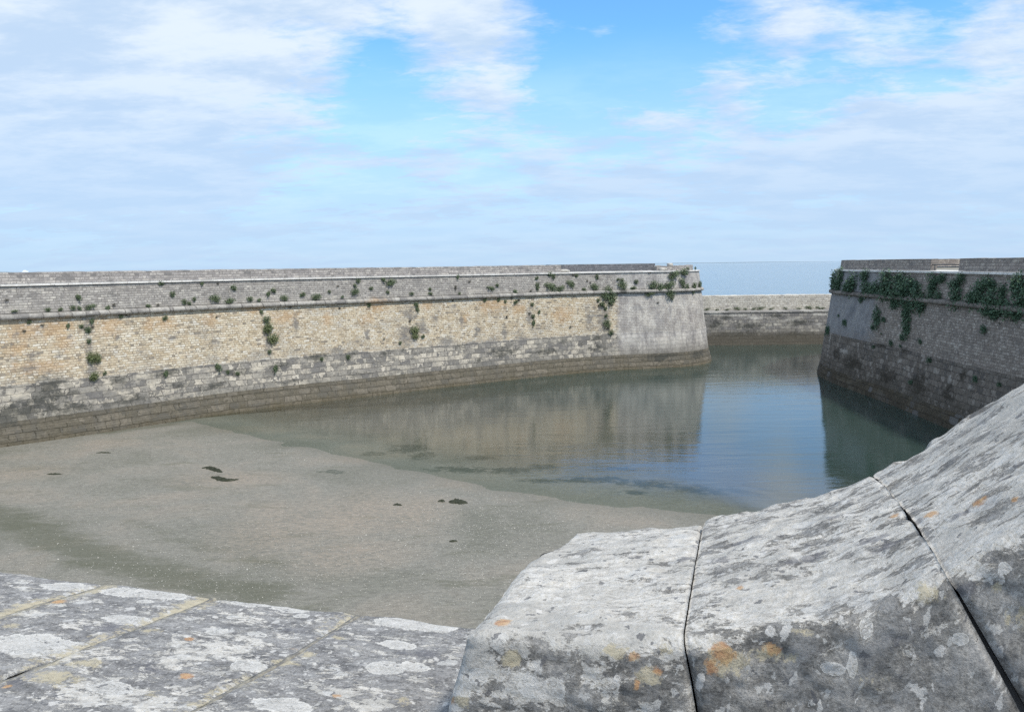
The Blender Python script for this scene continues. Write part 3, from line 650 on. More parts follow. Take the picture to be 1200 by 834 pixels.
def ground_line(px, wid):
    P_ = np.array([atz(a_, b_, .15)[:2] for a_, b_ in px]); v = np.full(len(Xf), 99.0)
    for a_, b_ in zip(P_[:-1], P_[1:]):
        ab = b_ - a_; t = np.clip(((Xf - a_[0]) * ab[0] + (Yf - a_[1]) * ab[1]) / (ab @ ab), 0, 1)
        v = np.minimum(v, np.hypot(Xf - a_[0] - ab[0] * t, Yf - a_[1] - ab[1] * t))
    return np.clip(1 - v / wid, 0, 1)
algae = np.maximum(np.maximum(ground_line([(-60, 590), (5, 606), (40, 620), (75, 638), (110, 652), (150, 664), (195, 674), (240, 686), (300, 694)], 1.5), .75 * ground_line([(-60, 512), (0, 514), (60, 508), (130, 503), (200, 494)], 1.0)), .5 * ground_line([(150, 610), (230, 640), (330, 660)], .9))
weed = ground_blobs([(480, 520, 34, 9), (495, 528, 20, 8), (540, 546, 60, 6), (440, 528, 26, 4), (640, 540, 30, 6), (600, 545, 40, 6), (700, 555, 60, 7), (760, 560, 50, 8), (820, 565, 50, 8), (870, 560, 40, 8), (640, 558, 50, 4), (720, 540, 40, 5), (740, 572, 30, 4), (560, 530, 30, 5), (900, 545, 40, 6), (395, 552, 12, 2), (385, 550, 20, 2)])
brown = np.clip(ground_blobs([(330, 620, 90, 40), (420, 600, 80, 40), (480, 600, 70, 30), (25, 555, 60, 10), (270, 560, 90, 12), (400, 650, 80, 30), (300, 500, 60, 6), (420, 535, 40, 8), (450, 530, 60, 8)]) * 1.4, 0, 1)
wet = np.clip(1 - np.abs(D) / 1.6, 0, 1)
ground = link_mesh('ground', np.column_stack([Xf, Yf, Z]), grid_faces(len(xs), len(ys)), M['sand'], None, None, {'algae': algae, 'weed': weed, 'brown': brown, 'wet': wet})
tag(ground, 'muddy grey beach and harbour bed', None, None, 'structure')
depth = np.where(inb & (Yf < 84), np.clip(-Z, 0, 5), 3.0)
opn = np.clip(((Yf - 84) / 3), 0, 1); opn = np.maximum(opn, np.where(inb, 0, 1))
water = link_mesh('water', np.column_stack([Xf, Yf, np.zeros(len(Xf))]), grid_faces(len(xs), len(ys)), M['water'], None, None, {'depth': depth, 'open': opn})
tag(water, 'harbour and sea water', None, None, 'structure')

# ------------------------------------------------------------------ the near rampart: sill slabs, ramped merlon
K = 1.6
SD = np.array([math.cos(R(-16)), math.sin(R(-16)), 0]); TD = np.array([-SD[1], SD[0], 0])
def loc(s_, t_, z_): return np.array([0, 0, 8.5])[None] + (SD[None] * np.atleast_1d(s_)[:, None] + TD[None] * np.atleast_1d(t_)[:, None]) * K + np.array([0, 0, 1.0])[None] * np.atleast_1d(z_)[:, None] * K
near = np.array([(-.50, -.490), (-.341, -.479), (-.188, -.468), (-.061, -.453), (.096, -.416), (.173, -.378), (.223, -.345), (.30, -.290), (.40, -.215), (.55, -.10), (.68, -.02), (.82, .03), (1.0, .05), (9, .05)])
far = np.array([(-.50, -.54), (-.347, -.528), (-.196, -.507), (-.061, -.480), (.053, -.439), (.15, -.402), (.236, -.362), (.328, -.293), (.39, -.243), (.452, -.198), (.55, -.12), (.68, -.04), (.82, .01), (1.0, .03), (9, .03)])
TN, TF = .95, 1.5
def block_mesh(name, s0, s1, lean0, lean1, seed, parent, bias, ds=.0036, zbot=-.95):
    """one stone of the merlon: swept section with rounded arrises, radial joints, worn surface. Units: K metres"""
    ns = int((s1 - s0) / ds) + 1; ss = np.linspace(s0, s1, ns)
    r = .022
    # section parameters 0..1 front face up, edge, top, edge, outer face down
    prof = []
    for v in np.linspace(0, 1, 90)[:-1]: prof.append(('f', v))
    for a_ in np.linspace(0, 1, 10)[:-1]: prof.append(('e', a_))
    for v in np.linspace(0, 1, 150)[:-1]: prof.append(('t', v))
    for a_ in np.linspace(0, 1, 8)[:-1]: prof.append(('g', a_))
    for v in np.linspace(0, 1, 20): prof.append(('o', v))
    nv = len(prof); S = np.zeros((ns, nv)); Tt = np.zeros((ns, nv)); Zt = np.zeros((ns, nv)); Nn = np.zeros((ns, nv, 3)); kind = np.zeros(nv)
    zn = np.interp(ss, near[:, 0], near[:, 1]); zf = np.interp(ss, far[:, 0], far[:, 1])
    k_ = np.ones(9) / 9
    arc = np.zeros(nv)
    for j, (k, v) in enumerate(prof):
        if k == 'f':
            z = zbot + (zn - r - zbot) * v ** .6; t = TN + 0 * z; nrm = (0, -1, 0); arc[j] = -(.42 * (1 - v ** .6)); kind[j] = 0
        elif k == 'e':
            a_ = v * math.pi / 2; z = zn - r + r * math.sin(a_); t = TN + r - r * math.cos(a_) + 0 * z; nrm = (0, -math.cos(a_), math.sin(a_)); arc[j] = v * r * 1.57; kind[j] = v
        elif k == 't':
            t = TN + r + (TF - TN - 2 * r) * v + 0 * zn; z = zn + (zf - zn) * (t - TN) / (TF - TN) + .010 * math.sin(math.pi * v); nrm = (0, .08, 1); arc[j] = r * 1.57 + v * (TF - TN); kind[j] = 1
        elif k == 'g':
            a_ = v * math.pi / 2; z = zf - r + r * math.cos(a_); t = TF - r + r * math.sin(a_) + 0 * z; nrm = (0, math.sin(a_), math.cos(a_)); arc[j] = r * 1.57 + (TF - TN) + v * .03; kind[j] = 1
        else:
            z = zf - r - v * 1.2; t = TF + 0 * z; nrm = (0, 1, 0); arc[j] = r * 1.57 + (TF - TN) + .03 + v; kind[j] = 0
        Tt[:, j] = t; Zt[:, j] = z; S[:, j] = ss; Nn[:, j] = nrm
    # joints lean with depth below the surface; interpolate between the two ends
    fr_ = (ss - s0) / (s1 - s0); ztop = np.maximum(zn, zf)[:, None]
    lean = lean0 + (lean1 - lean0) * fr_
    S += np.tan(np.radians(lean))[:, None] * np.clip((zn[:, None] - Zt), 0, .5) * (Tt < TN + .022)
    S += np.tan(np.radians(lean))[:, None] * np.clip((zf[:, None] - Zt), 0, .5) * (Tt > TF - .02)
    # worn joint edges
    dend = np.minimum(ss - s0, s1 - ss); worn = (np.exp(-dend / .005) * .0020 + np.exp(-dend / .0018) * .0025)[:, None] * (.4 + 1.2 * np.clip((zn[:, None] - Zt) / .04, 0, 1.6))
    P = np.stack([S, Tt, Zt], -1).reshape(-1, 3)
    big = fbm(P, 3.2, 3, seed); med = fbm(P, 14, 4, seed + 9, .55)
    fine_ = np.array([mnoise.noise(Vector((p[0] * 34, p[1] * 70, p[2] * 70 + seed))) for p in P])
    flake = np.round(fbm(P * np.array([.6, 1, 1]), 8, 3, seed + 70) * 3.5) / 3.5
    disp = (big * .0075 + med * .0042 + fine_ * .0016 + flake * .0030).reshape(ns, nv)
    chip = np.clip(fbm(P, 9, 2, seed + 30) - .35, 0, 1).reshape(ns, nv) * np.exp(-((np.arange(nv) - 94) / 9.0) ** 2)[None] * .05
    chip2 = np.clip(fbm(P, 11, 2, seed + 50) - .15, 0, 1).reshape(ns, nv) * np.exp(-((np.arange(nv) - 247) / 7.0) ** 2)[None] * .045
    disp = disp - worn - chip - chip2
    if name and bias.get('corner'):
        # broken back-left corner and rounded left end
        e = np.clip((s0 + .03 - ss) / .03, 0, 1)[:, None] ** 2 * .010
        disp = disp - e * 1.0
        c2 = np.clip(1 - np.sqrt(((ss[:, None] - s0) / .055) ** 2 + ((Tt - TF) / .22) ** 2), 0, 1) * .075
        c2 = c2 * (1 + .8 * med.reshape(ns, nv))
        disp = disp - c2
    P = P.reshape(ns, nv, 3) + Nn * disp[..., None]
    if bias.get('corner'):
        flare = -.03 * np.clip((-.50 - Zt) / .1, 0, 1) * np.clip(1 - (ss[:, None] - s0) / .2, 0, 1); P[..., 0] += flare
    W = loc(P[..., 0].ravel(), P[..., 1].ravel(), P[..., 2].ravel())
    uv = np.column_stack([S.ravel() * K, np.broadcast_to(arc[None], (ns, nv)).ravel() * K])
    F = grid_faces(ns, nv, flip=False).tolist()
    # end caps as fans through the section
    F.append(list(range(nv))[::-1]); F.append([(ns - 1) * nv + i for i in range(nv)])
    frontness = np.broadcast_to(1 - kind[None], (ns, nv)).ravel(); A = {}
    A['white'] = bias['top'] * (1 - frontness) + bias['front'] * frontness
    A['dark'] = bias.get('dtop', 0) * (1 - frontness) + bias.get('dfront', .2) * frontness  # front faces set less pale and darker than the tops
    A['orange'] = np.zeros(ns * nv); A['yellow'] = np.full(ns * nv, 0.0); A['patch'] = np.full(ns * nv, -1.0)
    def blob(kind_, lst, mode='max'):
        for px, py, rx, ry, *amt in lst:
            # find the surface point under this sight line, then paint a disc of real size round it
            d = ray(px, py); rel = W - EYE; L_ = rel @ d; off_ = rel - L_[:, None] * d[None]; q = np.linalg.norm(off_, axis=1)
            facing = (L_ > 0)
            q = np.where(facing, q + .02 * (L_ - L_.min()), 9)
            i = int(np.argmin(q))
            if np.linalg.norm(off_[i]) > .03: continue
            c0 = W[i]; dist = L_[i]
            rs = rx * dist / F_PX
            tt = ry * dist / F_PX / (.42 if frontness[i] < .5 else .9)
            rel2 = W - c0; a1 = rel2 @ SD; a2 = np.sqrt(np.maximum(0, (rel2 ** 2).sum(1) - a1 ** 2))
            v = 1 - np.sqrt((a1 / rs) ** 2 + (a2 / tt) ** 2); am = amt[0] if amt else 1
            if mode == 'max': A[kind_] = np.maximum(A[kind_], v * am)
            else: A[kind_] = A[kind_] + np.clip(v, 0, 1) * am
    for k2, l2 in bias.get('blobs', {}).items():
        blob(k2, l2, 'add' if k2 in ('white', 'dark') else 'max')
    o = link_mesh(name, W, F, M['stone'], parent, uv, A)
    return o
RAMP = empty('parapet_ramp', (0, 1.8, 6.9))
tag(RAMP, 'near lichen covered stone parapet, low sill at left and blocks ramping up to the right', 'parapet')
gap = .0008
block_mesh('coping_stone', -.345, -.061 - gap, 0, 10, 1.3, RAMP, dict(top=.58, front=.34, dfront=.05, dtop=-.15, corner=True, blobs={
    'orange': [(590, 728, 16, 9, 1.1), (742, 770, 14, 12), (770, 785, 10, 10), (530, 820, 10, 8), (745, 800, 6, 12)],
    'yellow': [(600, 770, 16, 14), (725, 765, 30, 12), (760, 790, 22, 16), (540, 822, 18, 12), (780, 760, 12, 8)],
    'dark': [(650, 790, 45, 25, .4), (700, 800, 30, 40, .3), (815, 640, 16, 14, .8), (800, 655, 20, 8, .8), (730, 720, 16, 8, .6), (725, 683, 10, 5, .7), (615, 690, 30, 6, .6), (605, 655, 12, 6, .5)],
    'white': [(545, 775, 40, 35, .8), (600, 795, 60, 14, .3), (650, 700, 90, 40, .4), (630, 812, 40, 10, .5)],
    'patch': [(632, 806, 38, 14), (560, 792, 14, 10)]}))['label'] = 'pale coping stone at the left end of the ramp, with one orange spot on top'
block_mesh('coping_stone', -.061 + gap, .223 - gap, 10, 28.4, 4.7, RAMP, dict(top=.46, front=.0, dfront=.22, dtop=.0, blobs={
    'orange': [(848, 768, 22, 20, 1.2), (905, 760, 18, 12, 1.1), (868, 688, 8, 6), (1048, 604, 10, 5), (836, 782, 14, 20)],
    'yellow': [(850, 775, 46, 26, .9), (905, 765, 34, 14, .9), (1085, 692, 26, 16, .8), (935, 738, 40, 6, .7), (1020, 800, 30, 30, .4)],
    'dark': [(870, 635, 40, 9, .8), (950, 655, 90, 9, .75), (1020, 632, 60, 7, .8), (900, 645, 60, 6, .6), (980, 605, 40, 8, .6), (1000, 585, 30, 8, .5), (840, 655, 30, 10, .7), (1040, 640, 50, 7, .7)],
    'white': [(900, 700, 60, 26, .45), (960, 690, 60, 20, .3), (900, 620, 50, 14, .3), (1010, 660, 70, 12, .35), (850, 755, 50, 14, .55), (840, 790, 20, 40, .35), (1015, 740, 18, 30, .45), (1080, 690, 30, 16, .5)],
    'patch': [(977, 783, 14, 8), (1125, 750, 9, 7), (1015, 735, 8, 14), (1000, 778, 6, 18)]}))['label'] = 'middle coping stone of the ramp, dark front with orange lichen'
block_mesh('coping_stone', .223 + gap * 1.2, .521, 30.2, 36, 8.1, RAMP, dict(top=.47, front=.10, dfront=.18, dtop=.0, blobs={
    'orange': [(1092, 601, 13, 7, 1.1), (1145, 588, 16, 6, 1.1), (1062, 538, 10, 5, 1.0), (1190, 585, 8, 4)],
    'yellow': [(1175, 690, 16, 10, .7), (1195, 720, 20, 20, .6)],
    'dark': [(1075, 612, 50, 6, .7), (1120, 605, 50, 7, .75), (1090, 560, 40, 7, .7), (1150, 540, 40, 7, .6), (1180, 560, 50, 7, .6), (1170, 500, 40, 8, .5), (1130, 690, 20, 16, .5), (1180, 800, 30, 50, .3)],
    'white': [(1110, 640, 50, 20, .4), (1160, 630, 50, 18, .35), (1190, 480, 40, 14, .3), (1150, 670, 20, 12, .4)],
    'patch': [(1168, 678, 9, 9), (1178, 662, 8, 7), (1100, 668, 16, 6)]}))['label'] = 'steepest coping stone, at the right edge beyond the open joint'

# the ramp runs on beyond the right edge of the photograph
for s0_, s1_, l0_, l1_ in ((.5225, .82, 36, 8), (.8225, 1.25, 8, 0), (1.2525, 1.7, 0, 0), (1.7025, 2.2, 0, 0)):
    block_mesh('coping_stone', s0_, s1_, l0_, l1_, s0_ * 7, RAMP, dict(top=.5, front=.05, dfront=.2), ds=.010)
# sill slabs on the left
SL0, SLK = -.860, .153
def seam(sj, t):
    return .010 * mnoise.noise(Vector((t * 2.2, sj * 9, 1))) + .004 * mnoise.noise(Vector((t * 9, sj * 9, 4)))
def slab_mesh(s0, s1, seed, blobs, label, bias=.20, ds=.0050):
    ns = int((s1 - s0) / ds) + 1; ss = np.linspace(s0, s1, ns)
    t0, t1 = .90, 1.745; r = .02
    tl = np.concatenate([[t0], np.linspace(t0, t1 - r, 170), t1 - r + r * np.sin(np.linspace(.2, math.pi / 2, 6)), [t1, t1]])
    zl = np.concatenate([[-1.05], SL0 + SLK * (1.75 - np.linspace(t0, t1 - r, 170)), SL0 + SLK * r - r + r * np.cos(np.linspace(.2, math.pi / 2, 6)), [SL0 - .08, SL0 - .3]])
    nv = len(tl); S = np.repeat(ss[:, None], nv, 1); Tt = np.repeat(tl[None], ns, 0); Zt = np.repeat(zl[None], ns, 0)
    P = np.stack([S, Tt, Zt], -1).reshape(-1, 3)
    disp = (fbm(P, 2.6, 3, seed) * .007 + fbm(P, 13, 4, seed + 5, .55) * .0026).reshape(ns, nv)
    dend = np.minimum(ss - s0, s1 - ss); disp -= (np.exp(-dend / .007) * .005)[:, None]
    up = np.zeros(nv); up[1:-2] = 1; out_ = np.zeros(nv); out_[172:] = 1
    P = P.reshape(ns, nv, 3); P[..., 2] += disp * up[None]; P[..., 1] += (disp * 1.6 + fbm(np.stack([S[:, 0], S[:, 0] * 0, S[:, 0] * 0], -1), 6, 3, seed)[:, None] * .008) * out_[None]
    e0 = np.array([seam(round(s0, 2), t) for t in tl]); e1 = np.array([seam(round(s1, 2), t) for t in tl]); fr_ = ((ss - s0) / (s1 - s0))[:, None]
    P[..., 0] += e0[None] * (1 - fr_) + e1[None] * fr_
    W = loc(P[..., 0].ravel(), P[..., 1].ravel(), P[..., 2].ravel())
    uv = np.column_stack([S.ravel() * K, np.broadcast_to(np.concatenate([[0], np.cumsum(np.hypot(np.diff(tl), np.diff(zl)))])[None], (ns, nv)).ravel() * K + 8])
    A = {'white': np.full(ns * nv, bias), 'dark': np.full(ns * nv, .16), 'orange': np.zeros(ns * nv), 'yellow': np.zeros(ns * nv), 'patch': np.full(ns * nv, -1.0)}
    ym = np.array([.40 + 1.2 * mnoise.noise(Vector((t * 3.1, seed, 2))) for t in tl])
    A['yellow'] = np.maximum(A['yellow'], (np.clip(1 - dend / .07, 0, 1)[:, None] * ym[None]).ravel())
    for k2, l2 in blobs.items():
        for px, py, rx, ry, *am in l2:
            d = ray(px, py); zz = -.86
            for _i in range(6):
                k_ = zz / d[2]; t_ = (d * k_) @ TD; zz = SL0 + SLK * (1.75 - t_)
            c0 = EYE + d * k_ * K; dist = k_ * K; rs = rx * dist / F_PX; ts = ry * dist / F_PX / .50
            a1 = (W - c0) @ SD; a2 = (W - c0) @ TD
            v = 1 - np.sqrt((a1 / rs) ** 2 + (a2 / ts) ** 2); a_ = am[0] if am else 1
            if k2 in ('white', 'dark'): A[k2] = A[k2] + np.clip(v, 0, 1) * a_
            else: A[k2] = np.maximum(A[k2], v * a_)
    F = grid_faces(ns, nv).tolist(); F.append(list(range(nv))[::-1]); F.append([(ns - 1) * nv + i for i in range(nv)])
    o = link_mesh('sill_slab', W, F, M['slab'], RAMP, uv, A)
    if label: o['label'] = label
    return o
g2 = .0015
BL = {'patch': [(78, 687, 36, 9, 1.15), (145, 694, 34, 9, 1.1), (185, 696, 44, 9, 1.2), (300, 704, 34, 11, 1.2), (340, 712, 26, 7), (150, 725, 34, 9, 1.1), (45, 755, 60, 16, 1.15), (352, 720, 12, 5), (480, 731, 52, 11, 1.25), (515, 734, 24, 10, 1.1),
                (466, 755, 26, 8, 1.15), (450, 782, 26, 11, 1.25), (485, 780, 22, 8), (290, 780, 26, 9, 1.1), (170, 705, 12, 4), (272, 722, 9, 4), (255, 740, 14, 7), (26, 683, 9, 3), (200, 718, 10, 5), (212, 770, 12, 6), (130, 805, 32, 10, 1.1), (330, 825, 40, 12, 1.1), (400, 790, 8, 4), (300, 742, 16, 5)],
      'white': [(250, 760, 70, 40, .4), (150, 820, 120, 20, .45), (430, 820, 60, 20, .4), (80, 770, 90, 20, .3), (20, 720, 40, 10, .2), (370, 800, 50, 10, .3), (290, 725, 40, 15, .3)],
      'dark': [(50, 700, 60, 10, .4), (130, 735, 60, 14, .45), (370, 745, 60, 12, .4), (180, 785, 40, 14, .45), (500, 765, 40, 14, .5), (420, 760, 30, 10, .3), (20, 800, 16, 8, .7), (340, 735, 70, 8, .35), (260, 808, 30, 10, .3), (520, 800, 20, 20, .3)],
      'orange': [(68, 705, 16, 5, 1.2), (222, 749, 10, 4, 1.2), (218, 792, 12, 6, 1.2), (8, 804, 8, 4, 1.0), (395, 813, 12, 6, .8), (345, 758, 16, 6, .5)],
      'yellow': [(60, 795, 50, 14, .9), (100, 778, 36, 10, .9), (12, 733, 18, 5, .9), (335, 775, 22, 9, 1.1), (360, 765, 18, 7, 1.0), (175, 740, 20, 6, .8), (230, 708, 16, 5, .6), (470, 820, 16, 16, .6), (180, 812, 20, 8, .5), (395, 748, 16, 6, .7)]}
for i, (a_, b_, lab) in enumerate([(-3.4, -2.075, 'sill slab beyond the left edge'), (-2.07, -1.672, 'leftmost sill slab'), (-1.668, -1.325, 'second sill slab from the left, with white crust at its far edge'),
                                   (-1.321, -.902, 'third sill slab, between the two yellow joints'), (-.898, -.30, 'sill slab touching the ramp, with round pale lichen rings')]):
    if i == 0: continue
    slab_mesh(a_ + g2, b_ - g2, i * 3.7 + 1, BL, lab)
for i, (a_, b_) in enumerate([(-2.5, -2.075), (-2.95, -2.505), (-3.4, -2.955), (-3.85, -3.405)]):
    slab_mesh(a_ + g2, b_ - g2, 31 + i * 5, {}, None, ds=.014)
# yellow mortar bedded in the slab joints
for sj in (-1.67, -1.32, -.90):
    V = []; n = 60
    for i in range(n):
        t = .92 + (1.735 - .92) * i / (n - 1); z = SL0 + SLK * (1.75 - t) - .004 + .003 * mnoise.noise(Vector((t * 30, sj, 0)))
        for ds_, dz_ in ((-.006, -.02), (-.005, .001), (0, .0015), (.005, .001), (.006, -.02)):
            V.append(loc(sj + ds_ + seam(sj, t), t, z + dz_)[0])
    link_mesh('mortar_joint', V, grid_faces(n, 5), M['mortar'], RAMP)
# core of the near wall, recessed behind the stones, with its battered outer face
def prism(name, sect_s, mat, parent):
    """sect_s: list of (s, [(t,z)...]) sections in K units"""
    V = []; nv = len(sect_s[0][1])
    for s_, pr in sect_s:
        for t, z in pr: V.append(loc(s_, t, z)[0])
    ns = len(sect_s); F = []
    for i in range(ns - 1):
        for j in range(nv):
            F.append((i * nv + j, (i + 1) * nv + j, (i + 1) * nv + (j + 1) % nv, i * nv + (j + 1) % nv))
    F.append(list(range(nv))[::-1]); F.append([(ns - 1) * nv + j for j in range(nv)])
    uv = []
    for s_, pr in sect_s:
        q = np.array(pr); L_ = np.concatenate([[0], np.cumsum(np.linalg.norm(np.diff(q, axis=0), axis=1))])
        uv += [(s_ * K, l * K) for l in L_]
    return link_mesh(name, V, F, mat, parent, uv, smooth=False)
sec = []
for s_ in np.linspace(-.22, 2.15, 40):
    zn = float(np.interp(s_, near[:, 0], near[:, 1])) - .05; zf = float(np.interp(s_, far[:, 0], far[:, 1])) - .05
    sec.append((s_, [(TN + .03, -1.05), (TN + .03, zn), (TF - .03, zf), (TF - .03, -.95)]))
prism('ramp_core', sec, M['core'], RAMP)
prism('wall_body', [(-12.0, [(.93, -1.3), (.93, -.80), (1.70, -.90), (2.2, -5.6), (.5, -5.6)]), (9.0, [(.93, -1.3), (.93, -.80), (1.70, -.90), (2.2, -5.6), (.5, -5.6)])], M['slab'], RAMP)
# continuing coping of the high parapet at the right, outside the frame
prism('high_parapet', [(2.21, [(TN, -1.05), (TN, .045), (TF, .025), (TF, -1.0)]), (9.0, [(TN, -1.05), (TN, .045), (TF, .025), (TF, -1.0)])], M['stone'], RAMP)
prism('far_parapet', [(-12.0, [(TN, -1.05), (TN, -.45), (TF, -.48), (TF, -1.0)]), (-3.86, [(TN, -1.05), (TN, -.45), (TF, -.48), (TF, -1.0)])], M['stone'], RAMP)
# rampart walk under the photographer
V = [loc(s_, t_, -1.0)[0] for s_, t_ in ((-12, -4), (9, -4), (9, .945), (-12, .945))]
rwalk = link_mesh('pavement', V, [(0, 1, 2, 3)], M['core']); tag(rwalk, 'stone rampart walk', None, None, 'structure')

# ------------------------------------------------------------------ plants on the walls
def plant_proto(name, seed, n, flat, hang, mat, leaf=.16, lobes=4):
    r = random.Random(seed); V = []; F = []
    sp_ = .42 if lobes > 4 else .3
    cs = [(r.uniform(-sp_, sp_), r.uniform(-.15, .25), r.uniform(-sp_, sp_) - hang * abs(r.gauss(0, .25)), r.uniform(.42, .68)) for _ in range(lobes)]
    for i in range(n):
        c_ = r.choice(cs)
        # unit directions, more leaves towards the outside
        while True:
            d = Vector((r.uniform(-1, 1), r.uniform(-1, 1), r.uniform(-1, 1)))
            if .05 < d.length < 1: break
        d = d.normalized() * (r.random() ** .45) * c_[3]
        p = Vector((c_[0] + d.x, max(-.02, (c_[1] + d.y) * flat + .05), c_[2] + d.z))
        ax = Vector((r.gauss(0, 1), r.gauss(.6, 1), r.gauss(.5, 1))).normalized(); up = Vector((r.gauss(0, 1), r.gauss(0, 1), r.gauss(0, 1)))
        sx = ax.cross(up).normalized(); sy = ax.cross(sx)
        l = leaf * r.uniform(.6, 1.35); b0 = len(V)
        V += [p - sx * l * .32, p - sy * l * .6 + ax * l * .1, p + sx * l * .32, p + sy * l * .6 + ax * l * .1]
        F.append((b0, b0 + 1, b0 + 2, b0 + 3))
    me = bpy.data.meshes.new(name); me.from_pydata([tuple(v) for v in V], [], F); me.materials.append(mat); me.update()
    return me
PR = {}
for kind_, mat, sets in (('tuft', M['leaf'], [(1, 170, .8, .1, .22, 3), (2, 150, .8, .1, .24, 2), (3, 190, .7, .3, .2, 4)]),
                         ('drytuft', M['leaf_brown'], [(4, 120, .6, .1, .22, 3), (5, 120, .6, .2, .22, 2)]),
                         ('shrub', M['leaf'], [(6, 420, .9, .2, .14, 6), (7, 420, .9, .4, .14, 5), (8, 420, .8, .3, .15, 7)]),
                         ('pale', M['leaf_light'], [(9, 520, .6, .5, .13, 5), (10, 520, .6, .2, .13, 4)]),
                         ('ivy', M['leaf_dark'], [(11, 620, .6, .3, .13, 8), (12, 560, .6, .6, .13, 8), (13, 620, .6, .1, .13, 9)]),
                         ('darktuft', M['leaf_dark'], [(14, 240, .9, .1, .18, 3), (15, 240, .8, .3, .18, 4)])):
    PR[kind_] = [plant_proto('foliage', s_[0], s_[1], s_[2], s_[3], mat, s_[4], s_[5]) for s_ in sets]
ORD = ['first', 'second', 'third', 'fourth', 'fifth', 'sixth', 'seventh', 'eighth', 'ninth', 'tenth', 'eleventh', 'twelfth', 'thirteenth', 'fourteenth', 'fifteenth', 'sixteenth', 'seventeenth', 'eighteenth', 'nineteenth', 'twentieth',
       'twenty-first', 'twenty-second', 'twenty-third', 'twenty-fourth', 'twenty-fifth', 'twenty-sixth', 'twenty-seventh', 'twenty-eighth', 'twenty-ninth', 'thirtieth', 'thirty-first', 'thirty-second', 'thirty-third', 'thirty-fourth', 'thirty-fifth', 'thirty-sixth', 'thirty-seventh', 'thirty-eighth', 'thirty-ninth', 'fortieth']
placed = []
def put_plant(wall, px, py, rx, ry=None, kind_=None, off=0.0, lab=None):
    r = wall.locate(px, py)
    if r is None: return
    sv, z, dist = r; j = int(np.argmin(np.abs(wall.S - sv)))
    N = wall.N[j]; q = wall.P[j] + N * (off - wall.b * z + .02)
    ry = ry or rx
    if kind_ is None: kind_ = 'shrub' if rx >= 5.5 else ('tuft' if rx >= 2.6 else 'drytuft')
    me = random.choice(PR[kind_])
    o = bpy.data.objects.new('wall_shrub' if rx >= 5.5 else 'wall_tuft', me); col.objects.link(o)
    kk_ = 1.66 if kind_ == 'ivy' else 1.28
    sx = rx * dist / F_PX * kk_; sz = ry * dist / F_PX * kk_
    o.location = (q[0], q[1], z); o.rotation_euler = (0, 0, math.atan2(N[1], N[0]) - math.pi / 2)
    o.scale = (sx * random.choice((-1, 1)), (sx + sz) * .42, sz)
    placed.append((o, wall, px, py, rx, sv, z, lab, kind_)); return o
